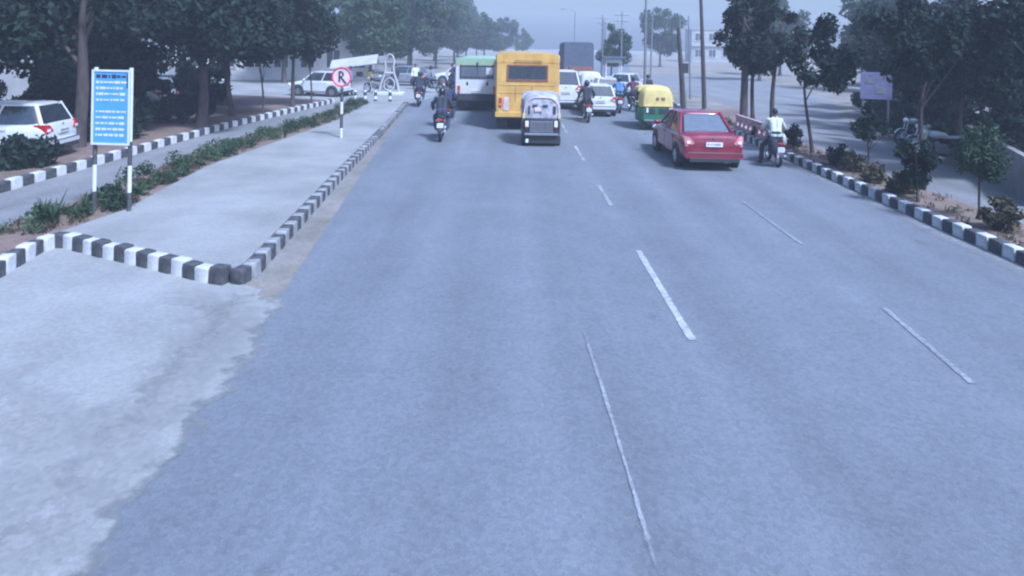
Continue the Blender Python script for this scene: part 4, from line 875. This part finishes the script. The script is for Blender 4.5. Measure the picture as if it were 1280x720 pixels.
G_B = "striped bollards at the far end of the island"
for i, (x, y) in enumerate([(-8.25, 33.9), (-7.75, 34.0), (-7.2, 34.0), (-6.45, 34.1)]):
    b = thing("bollard", ["leftmost of the four striped bollards before the white arch", "second from left of the four striped bollards", "third from left of the four striped bollards", "rightmost of the four striped bollards, nearest the road"][i], "bollard", (x, y, .0), 0, G_B)
    MB().tube([(0, 0, 0), (0, 0, .62), (0, 0, .68)], [.08, .075, .03], 12).build("shaft", SIGNWHITE, b, 40)
    for z0 in (0.02, .40): MB().tube([(0, 0, z0), (0, 0, z0 + .2)], .084, 12).build("painted_band", KBLACK, b, 40)

# white arch and awning by the crossing
a_ = thing("white_arch", "white looped arch monument beyond the island", "monument", (-7.55, 39.6, 0), 0)
for sx in (-1, 1): MB().tube([(sx * .62, 0, 0), (sx * .5, 0, .7), (sx * .28, 0, 1.3), (sx * .24, 0, 1.7), (sx * .3, 0, 2.1), (sx * .16, 0, 2.42), (0, 0, 2.5)], [.10, .08, .075, .07, .065, .06, .05], 12).build("leg", GREYWALL, a_, 50)
MB().tube([(-.28, 0, 1.32), (.28, 0, 1.32)], .09, 10).build("crossbar", GREYWALL, a_, 50)
MB().tube([(.33 * math.cos(R(20 * k)), -.02, .62 + .4 * math.sin(R(20 * k))) for k in range(19)], .05, 8).build("ring", GREYWALL, a_, 50)
MB().box((0, 0, .08), (1.8, .9, .16)).build("plinth", OFFWHITE, a_, None, .02)
aw = thing("awning", "white sloping awning of a roadside stall left of the arch", "stall", (-10.4, 42.5, 0), R(8))
MB().loft([[(-1.5, -1, 1.4), (1.5, -1, 1.8), (1.5, -1, 1.86), (-1.5, -1, 1.46)], [(-1.5, 0, 1.9), (1.5, 0, 2.35), (1.5, 0, 2.41), (-1.5, 0, 1.96)], [(-1.5, 1.2, 1.4), (1.5, 1.2, 1.8), (1.5, 1.2, 1.86), (-1.5, 1.2, 1.46)]]).build("canopy", GREYWALL, aw)
for x in (-1.4, 1.4):
    for y in (-.95, 1.1): MB().tube([(x, y, 0), (x, y, 1.58 + .13 * x)], .03, 8).build("post", STEEL, aw)
MB().box((0, .2, .45), (2.4, .7, .9)).build("counter", GREYWALL, aw)
for i in range(4): MB().box((-.9 + .6 * i, .1, 1.06), (.4, .3, .3)).build("goods_box", [CL_BLUE, OFFWHITE, CL_MAROON, YELLOW2][i], aw)

# poles
G_P = "utility poles on the right"
def pole(name, label, loc, h, r_, top=(0, 0), arm=True, cat="pole", m=STEEL, box=False, lamp=False, group=G_P):
    t = thing(name, label, cat, loc, 0, group)
    MB().tube([(0, 0, -.05), (top[0] * .4, top[1] * .4, h * .45), (top[0], top[1], h)], [r_, r_ * .85, r_ * .6], 12).build("shaft", m, t, 50)
    if arm:
        for z in (.3, .8): 
            a = MB().box((top[0], top[1], h - z), (1.2, .07, .08)).build("cross_arm", STEEL, t)
            for x in (-.5, -.2, .2, .5): MB().tube([(top[0] + x, top[1], h - z + .04), (top[0] + x, top[1], h - z + .16)], .03, 8).build("insulator", OFFWHITE, a)
    if box:
        MB().box((top[0] * .5 + .2, 0, h * .52), (.3, .25, .5)).build("meter_box", BLACKPLASTIC, t, None, .02)
    if lamp:
        MB().tube([(top[0], 0, h - .05), (top[0] - .5, 0, h + .25), (top[0] - 1.3, 0, h + .3)], .03, 8).build("arm", STEEL, t, 50)
        MB().loft([[(top[0] - 1.3 - x, y, h + .3 + z) for y, z in rrect(w_, .05, 12, 3)] for x, w_ in ((-.1, .06), (.1, .12), (.5, .1), (.55, .04))]).build("lamp_head", STEEL, t, 50)
    return t
pole("lamp_post", "pale slender lamp post left of the thick dark pole", (6.98, 33.5, 0), 7.5, .075, arm=False, lamp=True, cat="lamp post")
pole("short_pole", "thick dark leaning pole with a box on it, behind the yellow auto", (8.75, 32.4, 0), 4.25, .15, (-.35, 0), arm=False, box=True, m=BARK)
pole("utility_pole", "tall dark pole leaning left beside the tree group", (10.1, 33.4, 0), 7.0, .12, (-.35, 0), m=BARK)
pole("utility_pole", "thin pole close left of the tree group, shorter than its neighbour", (9.6, 36, 0), 5.0, .07, (-.2, 0), arm=False)
pole("utility_pole", "hazy left one of the twin thin poles past the truck", (9.0, 64, 0), 6.2, .09, group="twin poles far ahead")
pole("utility_pole", "hazy right one of the twin thin poles past the truck", (9.6, 66, 0), 5.6, .10, group="twin poles far ahead")
pole("utility_pole", "slim dark post standing between the red car and the tree group", (11.2, 40, 0), 5.2, .06, (-.2, 0), arm=False)
pole("utility_pole", "slim post far off over the red car roof", (10.2, 47, 0), 6.0, .07, (.1, 0), arm=False)
pole("utility_pole", "thin bare post among the far traffic right of the truck", (7.9, 56, 0), 5.6, .07, (.1, 0), arm=False)
pole("utility_pole", "thin bare post left of the tree group on the service road edge", (12.3, 41, 0), 5.8, .07, (-.15, 0), arm=False)
pole("utility_pole", "thin far post just right of the kiosk", (8.9, 52, 0), 6.0, .07, (0, 0))
pole("lamp_post", "distant street lamp standing beyond the yellow bus", (8.2, 84, 0), 7.5, .09, arm=False, lamp=True, cat="lamp post")
def wire(a, b, sag): return [Vector(a).lerp(Vector(b), k / 12) - Vector((0, 0, sag * (1 - (k / 6 - 1) ** 2))) for k in range(13)]

# kiosk with flat roof
k_ = thing("kiosk", "small kiosk with dark flat roof near the far crossing", "kiosk", (7.35, 46.5, 0), 0)
MB().box((0, 0, 2.36), (1.7, 1.5, .16)).build("roof", SLATE, k_, None, .01)
MB().box((0, 0, .5), (1.2, 1.0, 1.0)).build("counter", OFFWHITE, k_)
for x in (-.55, .55):
    for y in (-.45, .45): MB().box((x, y, 1.64), (.08, .08, 1.28)).build("post", OFFWHITE, k_)
MB().box((0, -.46, 2.13), (1.0, .02, .26)).build("sign_panel", SIGNWHITE, k_)

# pink pierced wall on the median
pw = thing("pierced_wall", "low pink pierced wall behind the red car", "wall", (8.70, 22.9, .12), R(90))
MB().box((0, 0, .06), (3.4, .12, .12)).build("base", PINKP, pw, None, .01)
MB().box((0, 0, .60), (3.4, .14, .08)).build("coping", PINKP, pw, None, .01)
for i in range(8):
    x = -1.49 + i * .425; b = MB()
    N = 24; outer = []; inner = []
    for k in range(N):
        a = 2 * math.pi * k / N; c, s_ = math.cos(a), math.sin(a); m_ = max(abs(c), abs(s_))
        outer.append((x + .205 * c / m_, .34 + .215 * s_ / m_)); inner.append((x + .12 * c, .34 + .12 * s_))
    vs = [(p[0], y, p[1]) for y in (-.05, .05) for rg_ in (outer, inner) for p in rg_]; fs = []
    for k in range(N):
        j = (k + 1) % N
        fs += [(k, j, N + j, N + k), (2 * N + k, 3 * N + k, 3 * N + j, 2 * N + j), (k, 2 * N + k, 2 * N + j, j), (N + k, N + j, 3 * N + j, 3 * N + k)]
    b.add(vs, fs); b.build("pierced_block", PINKP, pw)

# purple banner and buildings
bn = thing("banner", "purple banner board on two posts beyond the right service road", "banner", (13.5, 23.7, 0), R(-18))
for x in (-.42, .42): MB().tube([(x, 0, 0), (x, 0, 2.5)], .04, 8).build("post", STEEL, bn)
MB().box((0, -.06, 2.0), (1.05, .03, 1.0)).build("board", PURPLE, bn)
for x, z, s_ in ((-.2, 2.2, .3), (.15, 1.85, .35), (.3, 2.3, .18)): MB().box((x, -.08, z), (s_, .008, s_ * .8)).build("print_patch", CL_GREY, bn)

def building(label, loc, w_, d_, h, m, floors, bays, rz=0., group=None, name="building"):
    t = thing(name, label, "building", loc, rz, group)
    MB().box((0, 0, h / 2), (w_, d_, h)).build("wall", m, t)
    MB().box((0, 0, h + .1), (w_ + .3, d_ + .3, .2)).build("roof", GREYWALL, t)
    gl = MB().box((0, 0, 0), (w_ / bays * .5, .06, h / floors * .45)).mesh("window", GLASS); fm = MB()
    ww, hh = w_ / bays * .5, h / floors * .45
    for c, d in (((0, -.02, hh / 2 + .04), (ww + .16, .1, .08)), ((0, -.03, -hh / 2 - .05), (ww + .2, .16, .1)), ((-ww / 2 - .04, -.02, 0), (.08, .1, hh)), ((ww / 2 + .04, -.02, 0), (.08, .1, hh)), ((0, -.025, 0), (.05, .05, hh))): fm.box(c, d)
    fmm = fm.mesh("window_frame", OFFWHITE)
    for f in range(floors):
        for b in range(bays):
            o = put(gl, "window", t, (-w_ / 2 + (b + .5) * w_ / bays, -d_ / 2 - .01, (f + .55) * h / floors)); put(fmm, "window_frame", o)
        if f: MB().box((0, -d_ / 2 - .2, f * h / floors), (w_, .4, .1)).build("ledge", m, t)
    return t
building("pinkish two storey building behind the trees at upper right", (36, 55, 0), 9, 7, 5.6, PINKP, 2, 4, R(-35))
building("grey white building in the haze right of the kiosk", (44, 130, 0), 16, 8, 6.4, GREYWALL, 2, 6, R(-6), "hazy buildings far ahead")
building("long pale shop row across the crossing on the left", (-19, 54, 0), 14, 6, 3.2, PALEWALL, 1, 7, R(12))
bw = thing("boundary_wall", "long pale boundary wall behind the trees on the left", "wall", (-20.5, 26, 0), R(96))
for i in range(9):
    MB().box((-12 + i * 3, 0, .95), (2.7, .16, 1.9)).build("wall_panel", PALEWALL, bw); MB().box((-13.5 + i * 3, 0, 1.0), (.3, .26, 2.05)).build("pier", GREYWALL, bw)
# low wall on the far verge (right)
fw = thing("verge_wall", "low pale wall along the far verge of the right service road", "wall", (16.6, 24.5, 0), R(64))
for i in range(8): MB().box((-10.5 + i * 3, 0, .5), (2.95, .15, 1.0)).build("wall_panel", mat("weathered_wall", (.20, .19, .175), .9, var=.3, scale=1.5, bump=.3), fw)

# ------------------------------------------------------------------ haze
hz = MB(); hz.box((0, 130, 8.0), (392, 352, 18)); ho = hz.build("haze", None)
hm = bpy.data.materials.new("haze"); hm.use_nodes = True; hn = hm.node_tree
hn.nodes.remove(hn.nodes["Principled BSDF"]); pv = hn.nodes.new("ShaderNodeVolumePrincipled")
pv.inputs['Color'].default_value = (.86, .9, .97, 1); pv.inputs['Density'].default_value = .0021
hn.links.new(pv.outputs[0], hn.nodes["Material Output"].inputs['Volume']); ho.data.materials.append(hm)
tag(ho, "thin pale haze over the road", "haze", kind="stuff")
